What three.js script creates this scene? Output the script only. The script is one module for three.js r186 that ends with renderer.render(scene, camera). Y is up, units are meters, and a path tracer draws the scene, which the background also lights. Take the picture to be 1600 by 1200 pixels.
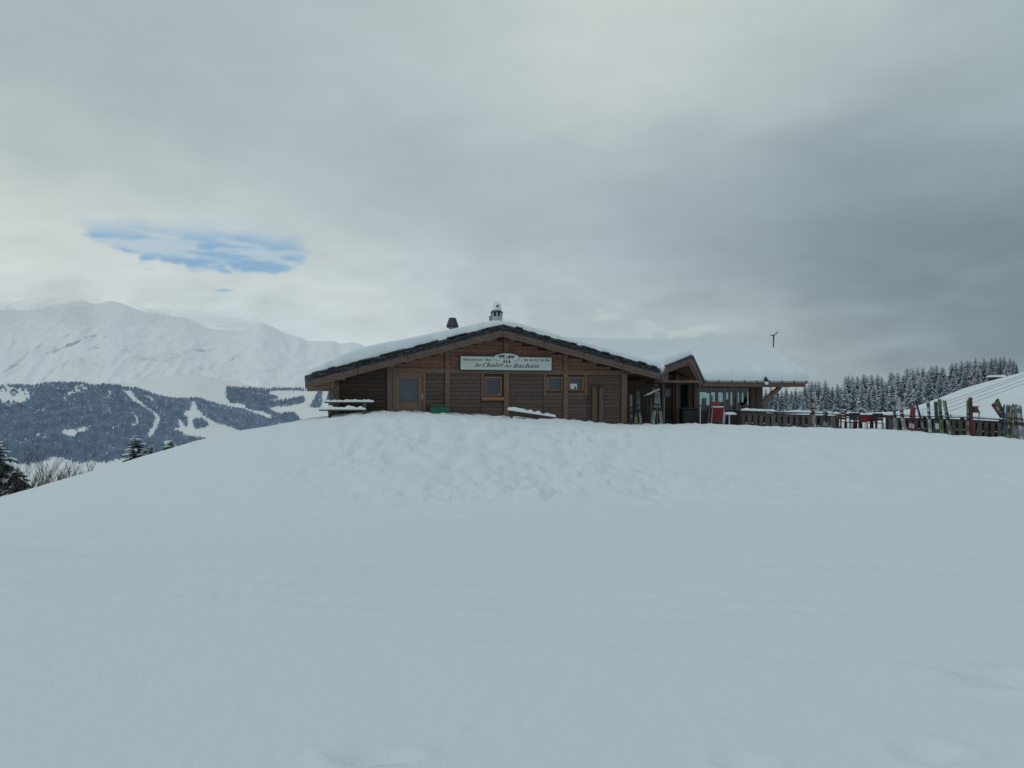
import * as THREE from 'three';
import { mergeGeometries } from 'three/addons/utils/BufferGeometryUtils.js';
import { createNoise2D, createNoise3D } from 'simplex-noise';

// ---------------------------------------------------------------- camera, sky, sun, exposure
const F = 1202, HY = 632, EYE = 1.65;                 // focal length and horizon row of a 1600 x 1200 frame, eye height
const R2D = 180 / Math.PI;
function mulberry(a) { return () => { a |= 0; a = a + 0x6D2B79F5 | 0; let t = Math.imul(a ^ a >>> 15, 1 | a); t = t + Math.imul(t ^ t >>> 7, 61 | t) ^ t; return ((t ^ t >>> 14) >>> 0) / 4294967296; }; }
const rnd = mulberry(20240117);
const rr = (a, b) => a + (b - a) * rnd();
const n2 = createNoise2D(mulberry(5)), n3 = createNoise3D(mulberry(9));
const clamp = (x, a = 0, b = 1) => Math.min(b, Math.max(a, x));
const smooth = (a, b, x) => { const t = clamp((x - a) / (b - a)); return t * t * (3 - 2 * t); };
const lerp = (a, b, t) => a + (b - a) * t;

const scene = new THREE.Scene();
const camera = new THREE.PerspectiveCamera(2 * Math.atan(600 / F) * R2D, 4 / 3, 0.1, 60000);
camera.position.set(0, EYE, 0);
camera.lookAt(0, EYE, -10);
camera.setViewOffset(1600, 1200, 0, 600 - HY, 1600, 1200);
camera.updateProjectionMatrix();

const renderer = new THREE.WebGLRenderer({ antialias: true });
renderer.setSize(1024, 768);
renderer.toneMapping = THREE.LinearToneMapping;
renderer.toneMappingExposure = 1.0;
renderer.shadowMap.enabled = true;

const at = (px, py, d) => new THREE.Vector3((px - 800) / F * d, EYE + (HY - py) / F * d, -d);
const lin = (c) => { c /= 255; return c <= 0.04045 ? c / 12.92 : ((c + 0.055) / 1.055) ** 2.4; };

function fbm3(x, y, z, oct = 5) { let s = 0, a = 0.5; for (let i = 0; i < oct; i++) { s += a * n3(x, y, z); x *= 2.03; y *= 2.03; z *= 2.03; a *= 0.5; } return s; }
function fbm2(x, y, oct = 4) { let s = 0, a = 0.5; for (let i = 0; i < oct; i++) { s += a * n2(x, y); x *= 2.03; y *= 2.03; a *= 0.5; } return s; }

// sky: cloud deck with a blue gap low on the left, brighter overhead, heavier grey on the right
const SKYC = [ // frame x, frame y, r, g, b : cloud colour seen in that direction
  [0, 0, 167, 183, 185], [300, 40, 170, 186, 190], [700, 30, 181, 194, 195], [1050, 20, 202, 210, 208], [1300, 20, 189, 201, 201], [1580, 30, 166, 183, 187],
  [80, 130, 166, 182, 186], [300, 140, 162, 177, 184], [600, 150, 174, 188, 192], [900, 60, 198, 206, 205], [900, 170, 191, 201, 201], [1200, 150, 174, 190, 193], [1560, 150, 160, 177, 182],
  [60, 260, 186, 197, 196], [320, 270, 181, 193, 194], [600, 260, 168, 183, 188], [850, 280, 168, 182, 188], [1100, 280, 160, 175, 181], [1350, 280, 142, 160, 168], [1580, 260, 134, 152, 160],
  [60, 340, 202, 211, 209], [60, 395, 210, 218, 216], [600, 340, 168, 181, 187], [850, 360, 164, 179, 186], [1100, 370, 146, 162, 171], [1350, 370, 126, 143, 153], [1560, 390, 108, 127, 139],
  [80, 440, 212, 220, 218], [230, 445, 214, 222, 220], [360, 455, 208, 217, 217], [500, 425, 206, 215, 214], [620, 440, 196, 207, 210], [850, 430, 176, 191, 196], [1100, 440, 158, 174, 181], [1350, 450, 130, 146, 155], [1520, 450, 122, 139, 150], [1580, 480, 122, 139, 150],
  [60, 540, 192, 206, 212], [350, 500, 188, 202, 209], [350, 560, 194, 208, 213], [620, 520, 200, 211, 212], [900, 500, 186, 199, 202], [1120, 510, 180, 193, 193], [1350, 530, 152, 166, 170], [1560, 530, 132, 148, 155],
  [300, 640, 190, 204, 210], [900, 620, 180, 194, 198], [1350, 600, 160, 174, 176], [1600, 600, 138, 153, 158],
].map(([px, py, r, g, b]) => { const v = new THREE.Vector3((px - 800) / F, (HY - py) / F, -1).normalize(); return [v.x, v.y, v.z, lin(r), lin(g), lin(b)]; });
const SKYBASE = [lin(158), lin(174), lin(180)];
const GAPLOW = [[95, 344], [150, 375], [190, 400], [215, 409], [270, 416], [300, 427], [380, 428], [430, 432], [460, 422], [490, 397], [510, 390]], GAPTOP = [[95, 340], [150, 340], [250, 346], [400, 352], [470, 366], [500, 392], [510, 394]];
const stepLine = (p, x) => { let i = 0; while (i < p.length - 2 && x > p[i + 1][0]) i++; return lerp(p[i][1], p[i + 1][1], clamp((x - p[i][0]) / (p[i + 1][0] - p[i][0]))); };
function skyColour(x, y, z, out) {
  // warp the direction a little so that the deck has torn, streaky edges
  const q = 1 / (Math.max(y, 0) + 0.16), wx = fbm3(x * 4, y * 10, z * 4, 4) * 0.05, wy = fbm3(x * 4 + 7, y * 10, z * 4 + 3, 4) * 0.035;
  const ax = x + wx, ay = y + wy, az = z - wx * 0.4;
  let w = 0.02, r = SKYBASE[0] * w, g = SKYBASE[1] * w, b = SKYBASE[2] * w;
  for (const c of SKYC) {
    const dx = ax - c[0], dy = (ay - c[1]) * 1.25, dz = az - c[2], k = Math.exp(-(dx * dx + dy * dy + dz * dz) / 0.0125);
    w += k; r += c[3] * k; g += c[4] * k; b += c[5] * k;
  }
  r /= w; g /= w; b /= w;
  // billows: stretched along the horizon as a deck seen from below is
  const m = fbm3(x * q * 0.9, 1.7 + y * 2.0, z * q * 0.9, 6), m2 = fbm3(x * 9, y * 24, z * 9 + 5, 5);
  const low = smooth(0.26, 0.06, y);
  const heap = 0.36 - Math.abs(fbm3(x * 6 + 3, y * 19, z * 6, 5)), leftish = low * smooth(0.15, -0.25, x) * (z < 0 ? 1 : 0.6);
  const mul = 1 + 0.09 * m + m2 * (0.035 + 0.11 * low) + 0.16 * leftish * heap;
  r *= mul; g *= mul; b *= mul;
  // the gap to blue sky, about 14 degrees wide, with a thin veil of streaks across it
  const fx = x / -z * F + 800, fy = HY - y / -z * F;
  if (z < 0) {
    const wob = fbm3(x * 14, y * 34, z * 14, 5), wob2 = fbm3(x * 40, y * 90, z * 40, 3);
    const t = (fx - 100) / 405;                                  // along the gap
    const lb = stepLine(GAPLOW, fx), ub = stepLine(GAPTOP, fx);
    const top = fy - ub + 14 * wob, bot = lb - fy + 16 * wob + 12 * wob2;
    let gap = smooth(-14, 40, top) * smooth(-2, 9, bot) * smooth(0.0, 0.12, t) * smooth(1.02, 0.84, t + 0.10 * wob);
    const veil = smooth(0.02, 0.55, fbm3(x * 10 + 2, y * 70, z * 10, 4) + 0.45 * Math.exp(-(((fy - 379 - 26 * t + 10 * wob) / 9) ** 2)) - 0.03);
    gap *= 1 - 0.62 * veil;
    gap = Math.max(gap, 0.8 * smooth(0.5, 1, 1 - ((fx - 350) / 26) ** 2 - ((fy - 452 + wob * 10) / 6) ** 2));
    r = lerp(r, lin(128), gap * 0.9); g = lerp(g, lin(172), gap * 0.9); b = lerp(b, lin(207), gap * 0.9);
    // small sunlit cumulus tops low in the distance, right of the ridge of the roof
    for (const [cx, cy, sx, sy, k] of [[945, 494, 30, 12, 0.2], [1020, 518, 40, 10, 0.15], [1085, 520, 60, 13, 0.26], [800, 487, 36, 15, 0.16], [540, 470, 90, 24, 0.16], [430, 440, 80, 18, 0.22], [250, 430, 120, 16, 0.2], [60, 400, 90, 30, 0.12]]) {
      const e = 1 - ((fx - cx + 26 * wob) / sx) ** 2 - ((fy - cy + 22 * wob + 9 * wob2) / sy) ** 2;
      if (e > 0) { const s = smooth(0, 0.85, e) * k; r += (0.74 - r) * s; g += (0.77 - g) * s; b += (0.73 - b) * s; }
    }
  }
  out[0] = r; out[1] = g; out[2] = b;
}
{
  const W = 4096, H = 2048, data = new Float32Array(W * H * 4), o = [0, 0, 0];
  for (let j = 0; j < H; j++) {
    const el = ((j + 0.5) / H - 0.5) * Math.PI, y = Math.sin(el), c = Math.cos(el);
    for (let i = 0; i < W; i++) {
      const k = (j * W + i) * 4;
      data[k + 3] = 1;
      if (y < -0.01) { data[k] = 0.36; data[k + 1] = 0.42; data[k + 2] = 0.45; continue; }
      const az = ((i + 0.5) / W - 0.5) * Math.PI * 2, front = Math.cos(az) * 0 + Math.sin(az) < -0.6 && el < 0.75;
      if (!front && (i & 7 || j & 3)) {                           // out of view the deck is soft: one value for a small patch
        const s = ((j & ~3) * W + (i & ~7)) * 4;
        if (j & 3 ? data[s] : true) { data[k] = data[s]; data[k + 1] = data[s + 1]; data[k + 2] = data[s + 2]; if (data[k]) continue; }
      }
      skyColour(c * Math.cos(az), y, c * Math.sin(az), o);
      data[k] = o[0]; data[k + 1] = o[1]; data[k + 2] = o[2];
    }
  }
  const sky = new THREE.DataTexture(data, W, H, THREE.RGBAFormat, THREE.FloatType);
  sky.mapping = THREE.EquirectangularReflectionMapping; sky.magFilter = THREE.LinearFilter; sky.needsUpdate = true;
  scene.background = sky; scene.environment = sky;
}
const sun = new THREE.DirectionalLight(new THREE.Color(1, 0.97, 0.92), 0.5);
sun.position.set(-82, 115, 22); sun.target.position.set(0, 0, -30);
sun.castShadow = true; sun.shadow.radius = 40; sun.shadow.mapSize.set(2048, 2048);
Object.assign(sun.shadow.camera, { left: -60, right: 60, top: 60, bottom: -60, near: 1, far: 400 });
scene.add(sun, sun.target);
scene.fog = new THREE.FogExp2(new THREE.Color(0.80, 0.90, 1.0), 0.000006);

// ---------------------------------------------------------------- materials
function tex(w, h, fn, srgb, rx = 1, ry = 1) {
  const d = new Uint8Array(w * h * 4);
  for (let j = 0; j < h; j++) for (let i = 0; i < w; i++) { const c = fn(i / w, j / h, i, j), k = (j * w + i) * 4; d[k] = c[0]; d[k + 1] = c[1]; d[k + 2] = c[2]; d[k + 3] = 255; }
  const t = new THREE.DataTexture(d, w, h); t.wrapS = t.wrapT = THREE.RepeatWrapping; t.magFilter = THREE.LinearFilter; t.minFilter = THREE.LinearFilter;
  if (srgb) t.colorSpace = THREE.SRGBColorSpace; t.repeat.set(rx, ry); t.needsUpdate = true; return t;
}
// noise that tiles: sampled on a torus
const tor = (u, v, f, s = 0) => { const a = u * 2 * Math.PI, b = v * 2 * Math.PI; return n3(Math.cos(a) * f + s, Math.sin(a) * f + Math.cos(b) * f * 0.73, Math.sin(b) * f + s * 1.7); };
const grainTex = tex(256, 512, (u, v) => {               // grain runs along v
  const w = 0.12 * tor(u, v, 0.7, 3);
  let g = 0.55 * tor(u + w, v * 0 + 0.1, 7, 1) + 0.35 * tor(u + w, v, 3.2, 8) + 0.3 * n3(Math.cos(u * 6.283) * 26, Math.sin(u * 6.283) * 26, Math.cos(v * 6.283) * 1.6);
  const st = smooth(0.25, 0.8, tor(u, v, 1.1, 20)) * 0.35;
  const c = clamp(0.86 + 0.17 * g - 0.25 * st, 0.3, 1) * 255; return [c, c * 0.985, c * 0.97];
}, true);
const grainBump = tex(256, 256, (u, v) => { const c = 128 + 90 * (0.6 * n3(Math.cos(u * 6.283) * 20, Math.sin(u * 6.283) * 20, Math.cos(v * 6.283)) + 0.4 * tor(u, v, 5)); return [c, c, c]; });
const snowBump = tex(512, 512, (u, v) => { const c = 128 + 60 * tor(u, v, 4, 2) + 45 * tor(u, v, 11, 6) + 30 * tor(u, v, 30, 9) + (((Math.sin(u * 9341.7 + v * 7717.3) * 43758.5) % 1 + 1) % 1 - 0.5) * 30; return [clamp(c, 0, 255), clamp(c, 0, 255), clamp(c, 0, 255)]; });
const std = (r, g, b, rough = 0.8, extra = {}) => new THREE.MeshStandardMaterial({ color: new THREE.Color().setRGB(r, g, b), roughness: rough, metalness: 0, ...extra });
const woodMat = (r, g, b, rough = 0.82) => std(r, g, b, rough, { map: grainTex, bumpMap: grainBump, bumpScale: 0.004 });
const M = {
  snow: std(0.765, 0.825, 0.865, 0.75, { bumpMap: snowBump, bumpScale: 0.005 }),
  snowCap: std(0.755, 0.815, 0.855, 0.8),
  snowFar: std(0.90, 0.92, 0.94, 0.9, { vertexColors: true }),
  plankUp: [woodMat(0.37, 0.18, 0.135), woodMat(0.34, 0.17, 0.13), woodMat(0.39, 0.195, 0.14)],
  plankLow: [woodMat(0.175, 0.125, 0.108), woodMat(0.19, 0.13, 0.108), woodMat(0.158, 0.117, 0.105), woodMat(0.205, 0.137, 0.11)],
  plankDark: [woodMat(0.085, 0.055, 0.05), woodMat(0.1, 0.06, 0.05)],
  post: woodMat(0.29, 0.19, 0.145), beam: woodMat(0.29, 0.185, 0.14), barge: woodMat(0.21, 0.158, 0.14), bargeLow: woodMat(0.32, 0.21, 0.155),
  frame: woodMat(0.44, 0.22, 0.12, 0.6), door: woodMat(0.33, 0.20, 0.14, 0.65), soffit: woodMat(0.26, 0.17, 0.125),
  grey: [woodMat(0.15, 0.135, 0.14), woodMat(0.115, 0.105, 0.115), woodMat(0.185, 0.165, 0.165)],
  greyRail: woodMat(0.14, 0.12, 0.12),
  slate: [std(0.035, 0.04, 0.05, 0.7), std(0.05, 0.054, 0.065, 0.75), std(0.027, 0.031, 0.04, 0.7)],
  glass: new THREE.MeshPhysicalMaterial({ color: 0xffffff, roughness: 0.03, metalness: 0, transmission: 1, thickness: 0, ior: 1.5 }),
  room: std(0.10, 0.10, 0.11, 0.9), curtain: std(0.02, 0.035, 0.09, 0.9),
  metal: std(0.45, 0.46, 0.48, 0.4, { metalness: 0.9 }), zinc: std(0.30, 0.31, 0.32, 0.5, { metalness: 0.6 }), black: std(0.02, 0.02, 0.024, 0.55), steel: std(0.55, 0.56, 0.58, 0.45, { metalness: 0.3 }),
  paper: std(0.75, 0.75, 0.72, 0.8), green: std(0.008, 0.13, 0.07, 0.6), red: std(0.24, 0.02, 0.032, 0.45), redDark: std(0.13, 0.012, 0.018, 0.5), white: std(0.75, 0.76, 0.77, 0.5),
  stone: std(0.42, 0.43, 0.44, 0.9), bark: std(0.06, 0.045, 0.04, 0.95), needle: std(0.028, 0.042, 0.04, 0.9), twig: std(0.085, 0.065, 0.06, 0.95),
};

// ---------------------------------------------------------------- helpers for things and parts
const taken = new Map();
function numbered(name) { const k = taken.get(name) || 0; taken.set(name, k + 1); return k ? `${name}_${String(k).padStart(3, '0')}` : name; }
function shade(o) { o.castShadow = true; o.receiveShadow = true; return o; }
function part(name, geo, mat, parent, label) { const m = shade(new THREE.Mesh(geo, mat)); m.name = name; if (label) m.userData.label = label; parent.add(m); return m; }
function tag(o, label, category, group) { o.userData.label = label; o.userData.category = category; if (group) o.userData.group = group; return o; }
function thing(name, label, category, group) { const g = new THREE.Group(); g.name = numbered(name); tag(g, label, category, group); scene.add(g); return g; }
function solo(name, geo, mat, label, category, group) { const m = shade(new THREE.Mesh(geo, mat)); m.name = numbered(name); tag(m, label, category, group); scene.add(m); return m; }
function struct(name, geo, mat) { const m = shade(new THREE.Mesh(geo, mat)); m.name = name; m.userData.kind = 'structure'; scene.add(m); return m; }
function geom(pos, idx, uv, col) {
  const g = new THREE.BufferGeometry();
  g.setAttribute('position', new THREE.Float32BufferAttribute(pos, 3));
  if (uv) g.setAttribute('uv', new THREE.Float32BufferAttribute(uv, 2));
  if (col) g.setAttribute('color', new THREE.Float32BufferAttribute(col, 3));
  if (idx) g.setIndex(idx);
  g.computeVertexNormals(); return g;
}
// a box with slightly eased edges, uv in metres, grain along the longest side; u offset differs from piece to piece
function box(w, h, d, ease = 0.006) {
  const e = Math.min(ease, w * 0.2, h * 0.2, d * 0.2), X = w / 2, Y = h / 2, Z = d / 2, P = [], I = [];
  const long = w >= h && w >= d ? 0 : h >= d ? 1 : 2, ox = rnd() * 3, oy = rnd() * 3, pos = [], uv = [];
  const face = (c, s) => {                               // six inset faces
    const a = (c + 1) % 3, b = (c + 2) % 3, S = [X, Y, Z], q = [];
    for (const [i, j] of [[-1, -1], [1, -1], [1, 1], [-1, 1]]) { const p = [0, 0, 0]; p[c] = s * S[c]; p[a] = i * (S[a] - e); p[b] = j * (S[b] - e); q.push(p); }
    return q;
  };
  const quad = (q, out) => {
    const n = new THREE.Vector3().crossVectors(new THREE.Vector3(...q[1]).sub(new THREE.Vector3(...q[0])), new THREE.Vector3(...q[2]).sub(new THREE.Vector3(...q[0])));
    if (n.dot(new THREE.Vector3(...out)) < 0) q = [q[3], q[2], q[1], q[0]];
    const k = pos.length / 3;
    const ax = Math.abs(n.x) > Math.abs(n.y) && Math.abs(n.x) > Math.abs(n.z) ? 0 : Math.abs(n.y) > Math.abs(n.z) ? 1 : 2;
    const al = long !== ax ? long : (ax + 1) % 3, cr = 3 - ax - al;
    for (const p of q) { pos.push(...p); uv.push(p[cr] * 1.6 + ox, p[al] * 0.55 + oy); }
    I.push(k, k + 1, k + 2, k, k + 2, k + 3);
  };
  for (let c = 0; c < 3; c++) for (const s of [-1, 1]) { const o = [0, 0, 0]; o[c] = s; quad(face(c, s), o); }
  for (let c = 0; c < 3; c++) { const a = (c + 1) % 3, b = (c + 2) % 3, S = [X, Y, Z];
    for (const i of [-1, 1]) for (const j of [-1, 1]) {
      const mk = (t, fa, fb) => { const p = [0, 0, 0]; p[c] = t * (S[c] - e); p[a] = i * (S[a] - (fa ? 0 : e)); p[b] = j * (S[b] - (fb ? 0 : e)); return p; };
      const o = [0, 0, 0]; o[a] = i; o[b] = j; quad([mk(-1, 1, 0), mk(1, 1, 0), mk(1, 0, 1), mk(-1, 0, 1)], o);
    } }
  return geom(pos, I, uv);
}
const boxAt = (x0, x1, y0, y1, z0, z1, ease) => { const g = box(x1 - x0, y1 - y0, z1 - z0, ease); g.translate((x0 + x1) / 2, (y0 + y1) / 2, (z0 + z1) / 2); return g; };
const UPV = new THREE.Vector3(0, 1, 0);
function barAt(a, b, w, t, ease) {                        // a bar from a to b, w wide (across), t thick (in depth)
  const v = b.clone().sub(a), L = v.length(), g = box(w, L, t, ease);
  const y = v.normalize(), z0 = Math.abs(y.z) > 0.9 ? new THREE.Vector3(0, 1, 0) : new THREE.Vector3(0, 0, 1), x = new THREE.Vector3().crossVectors(y, z0).normalize(), z = new THREE.Vector3().crossVectors(x, y);
  g.applyMatrix4(new THREE.Matrix4().makeBasis(x, y, z).setPosition(a.clone().add(b).multiplyScalar(0.5))); return g;
}
function rodAt(a, b, r0, r1 = r0, seg = 6) {
  const v = b.clone().sub(a), L = v.length(), g = new THREE.CylinderGeometry(r1, r0, L, seg);
  g.applyQuaternion(new THREE.Quaternion().setFromUnitVectors(UPV, v.normalize())); g.translate((a.x + b.x) / 2, (a.y + b.y) / 2, (a.z + b.z) / 2); return g;
}
// a bank of snow lying on a surface: base(u,w) -> point, thick(u,w) -> metres, over a grid; rounded rim of width rim (in metres)
function snowOn(base, nu, nw, lenU, lenW, thick, rim = 0.25, seed = 0, rough = 0.03) {
  const pos = [], idx = [], uv = [], id = (i, j) => i * (nw + 1) + j;
  for (let i = 0; i <= nu; i++) for (let j = 0; j <= nw; j++) {
    // crowd the lines to the rim so that it rolls over
    const cu = 0.5 - 0.5 * Math.cos(Math.PI * i / nu), cw = 0.5 - 0.5 * Math.cos(Math.PI * j / nw), u = lerp(i / nu, cu, 0.6), w = lerp(j / nw, cw, 0.6);
    const b = base(u, w), e = Math.min(u, 1 - u) * lenU, f = Math.min(w, 1 - w) * lenW;
    const round = (x) => { const t = clamp(x / rim); return Math.sqrt(1 - (1 - t) ** 2); };
    const h = thick(u, w) * Math.min(round(e), round(f)) * (1 + 0.0 * seed) + (e > 0 && f > 0 ? rough * fbm2(u * lenU * 0.9 + seed, w * lenW * 0.9 + seed * 1.3, 4) * Math.min(1, Math.min(e, f) / rim) : 0);
    pos.push(b.x, b.y + Math.max(0, h) + 0.004, b.z); uv.push(u * lenU / 3, w * lenW / 3);
  }
  for (let i = 0; i < nu; i++) for (let j = 0; j < nw; j++) idx.push(id(i, j), id(i + 1, j), id(i + 1, j + 1), id(i, j), id(i + 1, j + 1), id(i, j + 1));
  const g = geom(pos, idx, uv);
  if (g.attributes.normal.getY((nu >> 1) * (nw + 1) + (nw >> 1)) < 0) { const a = g.index.array; for (let k = 0; k < a.length; k += 3) { const t = a[k]; a[k] = a[k + 1]; a[k + 1] = t; } g.computeVertexNormals(); }
  return g;
}

// ---------------------------------------------------------------- the snow ground
const DS = [0, 2.5, 5, 9, 17, 22, 27, 32.5, 36, 45, 70, 110, 140, 165, 250, 400];
const COLS = [ // frame x of the direction, then the frame row at which the surface lies at each distance from 17 m on
  [-300, 862, 862, 850, 900, 960, 1060, 1180, 1280, 1300, 1300, 1280, 1250],
  [0, 850, 815, 780, 800, 830, 880, 1000, 1100, 1130, 1140, 1130, 1110],
  [200, 843, 782, 722, 734, 752, 790, 880, 980, 1020, 1040, 1060, 1070],
  [400, 832, 747, 671, 677, 686, 710, 780, 880, 920, 950, 1000, 1030],
  [520, 822, 731, 655, 650, 652, 664, 700, 760, 800, 830, 900, 960],
  [600, 815, 723, 652, 643, 645, 655, 680, 720, 750, 770, 840, 900],
  [700, 809, 721, 653, 645, 646, 652, 668, 690, 700, 720, 780, 850],
  [800, 804, 722, 660, 650, 650, 652, 660, 670, 676, 690, 740, 800],
  [900, 801, 725, 666, 657, 656, 655, 657, 660, 662, 668, 700, 760],
  [975, 798, 728, 671, 664, 663, 660, 656, 652, 652, 656, 680, 730],
  [1100, 796, 728, 673, 665, 664, 660, 654, 649, 648, 650, 670, 710],
  [1300, 790, 727, 679, 671, 669, 663, 653, 648, 646, 646, 660, 690],
  [1400, 787, 727, 682, 675, 672, 665, 652, 643, 643, 644, 655, 680],
  [1450, 785, 728, 685, 678, 675, 667, 650, 633, 628, 634, 650, 672],
  [1510, 783, 728, 688, 681, 679, 669, 645, 616, 606, 612, 640, 665],
  [1568, 782, 729, 690, 684, 683, 670, 641, 602, 590, 596, 630, 660],
  [1600, 782, 729, 692, 687, 685, 671, 638, 594, 581, 586, 622, 655],
  [1900, 780, 735, 705, 700, 697, 680, 620, 530, 500, 505, 590, 640],
].map(([px, ...rows]) => [px, [-1.6, -1.6, -1.6, -1.84, ...rows.map((py, i) => (HY - py) / F * DS[i + 4])]]);
function pchip(xs, ys, x) {                               // monotone cubic
  let i = 0; while (i < xs.length - 2 && x > xs[i + 1]) i++;
  const h = xs[i + 1] - xs[i], d = (k) => (ys[k + 1] - ys[k]) / (xs[k + 1] - xs[k]);
  const m = (k) => { if (k === 0) return d(0); if (k === xs.length - 1) return d(k - 1); const a = d(k - 1), b = d(k); return a * b <= 0 ? 0 : 2 * a * b / (a + b); };
  const t = clamp((x - xs[i]) / h), t2 = t * t, t3 = t2 * t;
  return (2 * t3 - 3 * t2 + 1) * ys[i] + (t3 - 2 * t2 + t) * h * m(i) + (-2 * t3 + 3 * t2) * ys[i + 1] + (t3 - t2) * h * m(i + 1);
}
const CPX = COLS.map((c) => c[0]);
const colH = (px) => { const h = []; for (let k = 0; k < DS.length; k++) h.push(pchip(CPX, COLS.map((c) => c[1][k]), clamp(px, -300, 1900))); return h; };
const colCache = new Map();
function colFor(phi) { const key = Math.round(phi * 20000); let c = colCache.get(key); if (!c) { c = colH(800 + F * Math.tan(phi)); colCache.set(key, c); } return c; }
const prints = [[585, 1186, 0.14, 0.06, 0.09], [1450, 1176, 0.12, 0.09, 0.05], [1160, 1192, 0.10, 0.06, 0.04], [1590, 1058, 0.26, 0.16, 0.08], [1505, 1044, 0.26, 0.05, 0.05], [1548, 1070, 0.22, 0.05, 0.04], [755, 1135, 0.08, 0.05, 0.015], [1345, 978, 0.08, 0.04, 0.02]]
  .map(([px, py, a, b, dep]) => { const d = 1.6 * F / (py - HY); return [(px - 800) / F * d, -d, a, b, dep]; });
const lumps = []; { const r = mulberry(77); for (let i = 0; i < 46; i++) { const px = 600 + 260 * r(), d = 21.8 + 3.9 * r(); lumps.push([(px - 800) / F * d, -d, 0.22 + 0.2 * r(), -(0.07 + 0.07 * r())]); } for (let i = 0; i < 380; i++) { const px = 430 + 620 * r(), d = 18.5 + 8.5 * r(); lumps.push([(px - 800) / F * d, -d, 0.14 + 0.36 * r() * r(), (r() < 0.7 ? -1 : 1) * (0.03 + 0.065 * r())]); } for (let i = 0; i < 150; i++) { const px = 1000 + 620 * r(), d = 18 + 9 * r(); lumps.push([(px - 800) / F * d, -d, 0.08 + 0.16 * r() * r(), (r() < 0.7 ? -1 : 1) * (0.015 + 0.04 * r())]); } }
const lumpGrid = new Map(); for (const l of lumps) { const k = `${Math.floor(l[0])},${Math.floor(l[1])}`; if (!lumpGrid.has(k)) lumpGrid.set(k, []); lumpGrid.get(k).push(l); }
function groundY(x, z, fine = true) {
  const r = Math.hypot(x, z), phi = Math.atan2(x, -z), pc = clamp(phi, -0.68, 0.68), d = r * Math.cos(pc);
  let h = pchip(DS, colFor(pc), Math.min(d, 400));
  const back = smooth(1.0, 2.2, Math.abs(phi)); if (back > 0) h = lerp(h, -1.6 - 0.02 * r, back);
  if (!fine) return EYE + h;
  const px = 800 + F * Math.tan(pc);
  // broad undulation, then the turned-over snow of the bank, wind ripples on the flat
  const mid = smooth(4, 12, d);
  h += mid * 0.10 * fbm2(x * 0.09, z * 0.14, 3) * smooth(60, 30, d);
  const bank = smooth(17.2, 19.5, d) * smooth(29.5, 26, d), patch = 0.45 + 0.75 * smooth(-0.35, 0.45, n2(x * 0.13 + 2, z * 0.2)), rough = bank * patch * smooth(330, 640, px + 110 * n2(x * 0.2, z * 0.3)) * lerp(1, 0.4, smooth(900, 1150, px));
  if (rough > 0.01) {
    const a = fbm2(x * 0.55 + 3, z * 0.45, 4), b = fbm2(x * 1.6, z * 1.1 + 9, 4);
    h += rough * (0.13 * a + 0.075 * b + 0.012 * n2(x * 4.3, z * 3.1) + 0.12 * n2(x * 0.32 + 5, z * 0.3));
    const cx = Math.floor(x), cz = Math.floor(z);
    for (let i = -1; i < 2; i++) for (let j = -1; j < 2; j++) for (const l of lumpGrid.get(`${cx + i},${cz + j}`) || []) { const q = ((x - l[0]) ** 2 + ((z - l[1]) * 0.7) ** 2) / (l[2] * l[2]); if (q < 4) h += l[3] * Math.exp(-q * 1.6) * Math.min(1, rough * 1.6); }
  }
  const left = bank * smooth(520, 300, px); if (left > 0.01) h += left * (0.05 * fbm2(x * 0.25 - z * 0.3, z * 1.1 + x * 0.5, 4));
  // soft spill at the foot of the bank
  const foot = Math.exp(-(((d - 18.2) / 1.3) ** 2)); h += foot * 0.07 * fbm2(x * 0.6, z * 1.4, 4);
  // piste: faint long ridges, wind-blown scratches
  const flat = smooth(5.2, 6.5, d) * smooth(19, 15, d);
  if (flat > 0.01) h += flat * (0.03 * fbm2(x * 0.35 + z * 0.06, z * 2.4 - x * 0.1, 4) + 0.03 * Math.max(0, n2(x * 0.8, z * 6.5 - x * 0.5)) * smooth(0, 0.5, n2(x * 0.22 + 8, z * 0.4)));
  // the edge of the trodden bench a few steps ahead
  const ez = 5.15 + 0.22 * n2(x * 0.35, 1) + 0.05 * n2(x * 1.7, 4) - 0.12 * x, ed = -z - ez, ek = smooth(-1.6, 0.6, x);
  h -= ek * 0.05 * smooth(-0.10, 0.05, ed) * smooth(3, 0.6, ed) ;
  h += 0.012 * fbm2(x * 1.3, z * 1.3, 4) * smooth(8, 4, d);
  for (const p of prints) { const a = (x - p[0]) / p[2], b = (z - p[1]) / p[3], q = a * a + b * b; if (q < 6) h -= p[4] * Math.exp(-q) - p[4] * 0.28 * Math.exp(-((Math.sqrt(q) - 1.7) ** 2) * 4); }
  // heaped snow along walls and at the terrace
  if (d > 27 && d < 48) h += (0.05 + 0.06 * smooth(29, 31, d) * smooth(36, 34, d)) * fbm2(x * 1.1, z * 0.9, 5) * smooth(380, 540, px);
  if (d > 45) h += 0.25 * fbm2(x * 0.03, z * 0.03, 3) * smooth(45, 80, d) * smooth(140, 100, d) * smooth(1250, 1100, px);
  return EYE + h;
}
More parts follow.
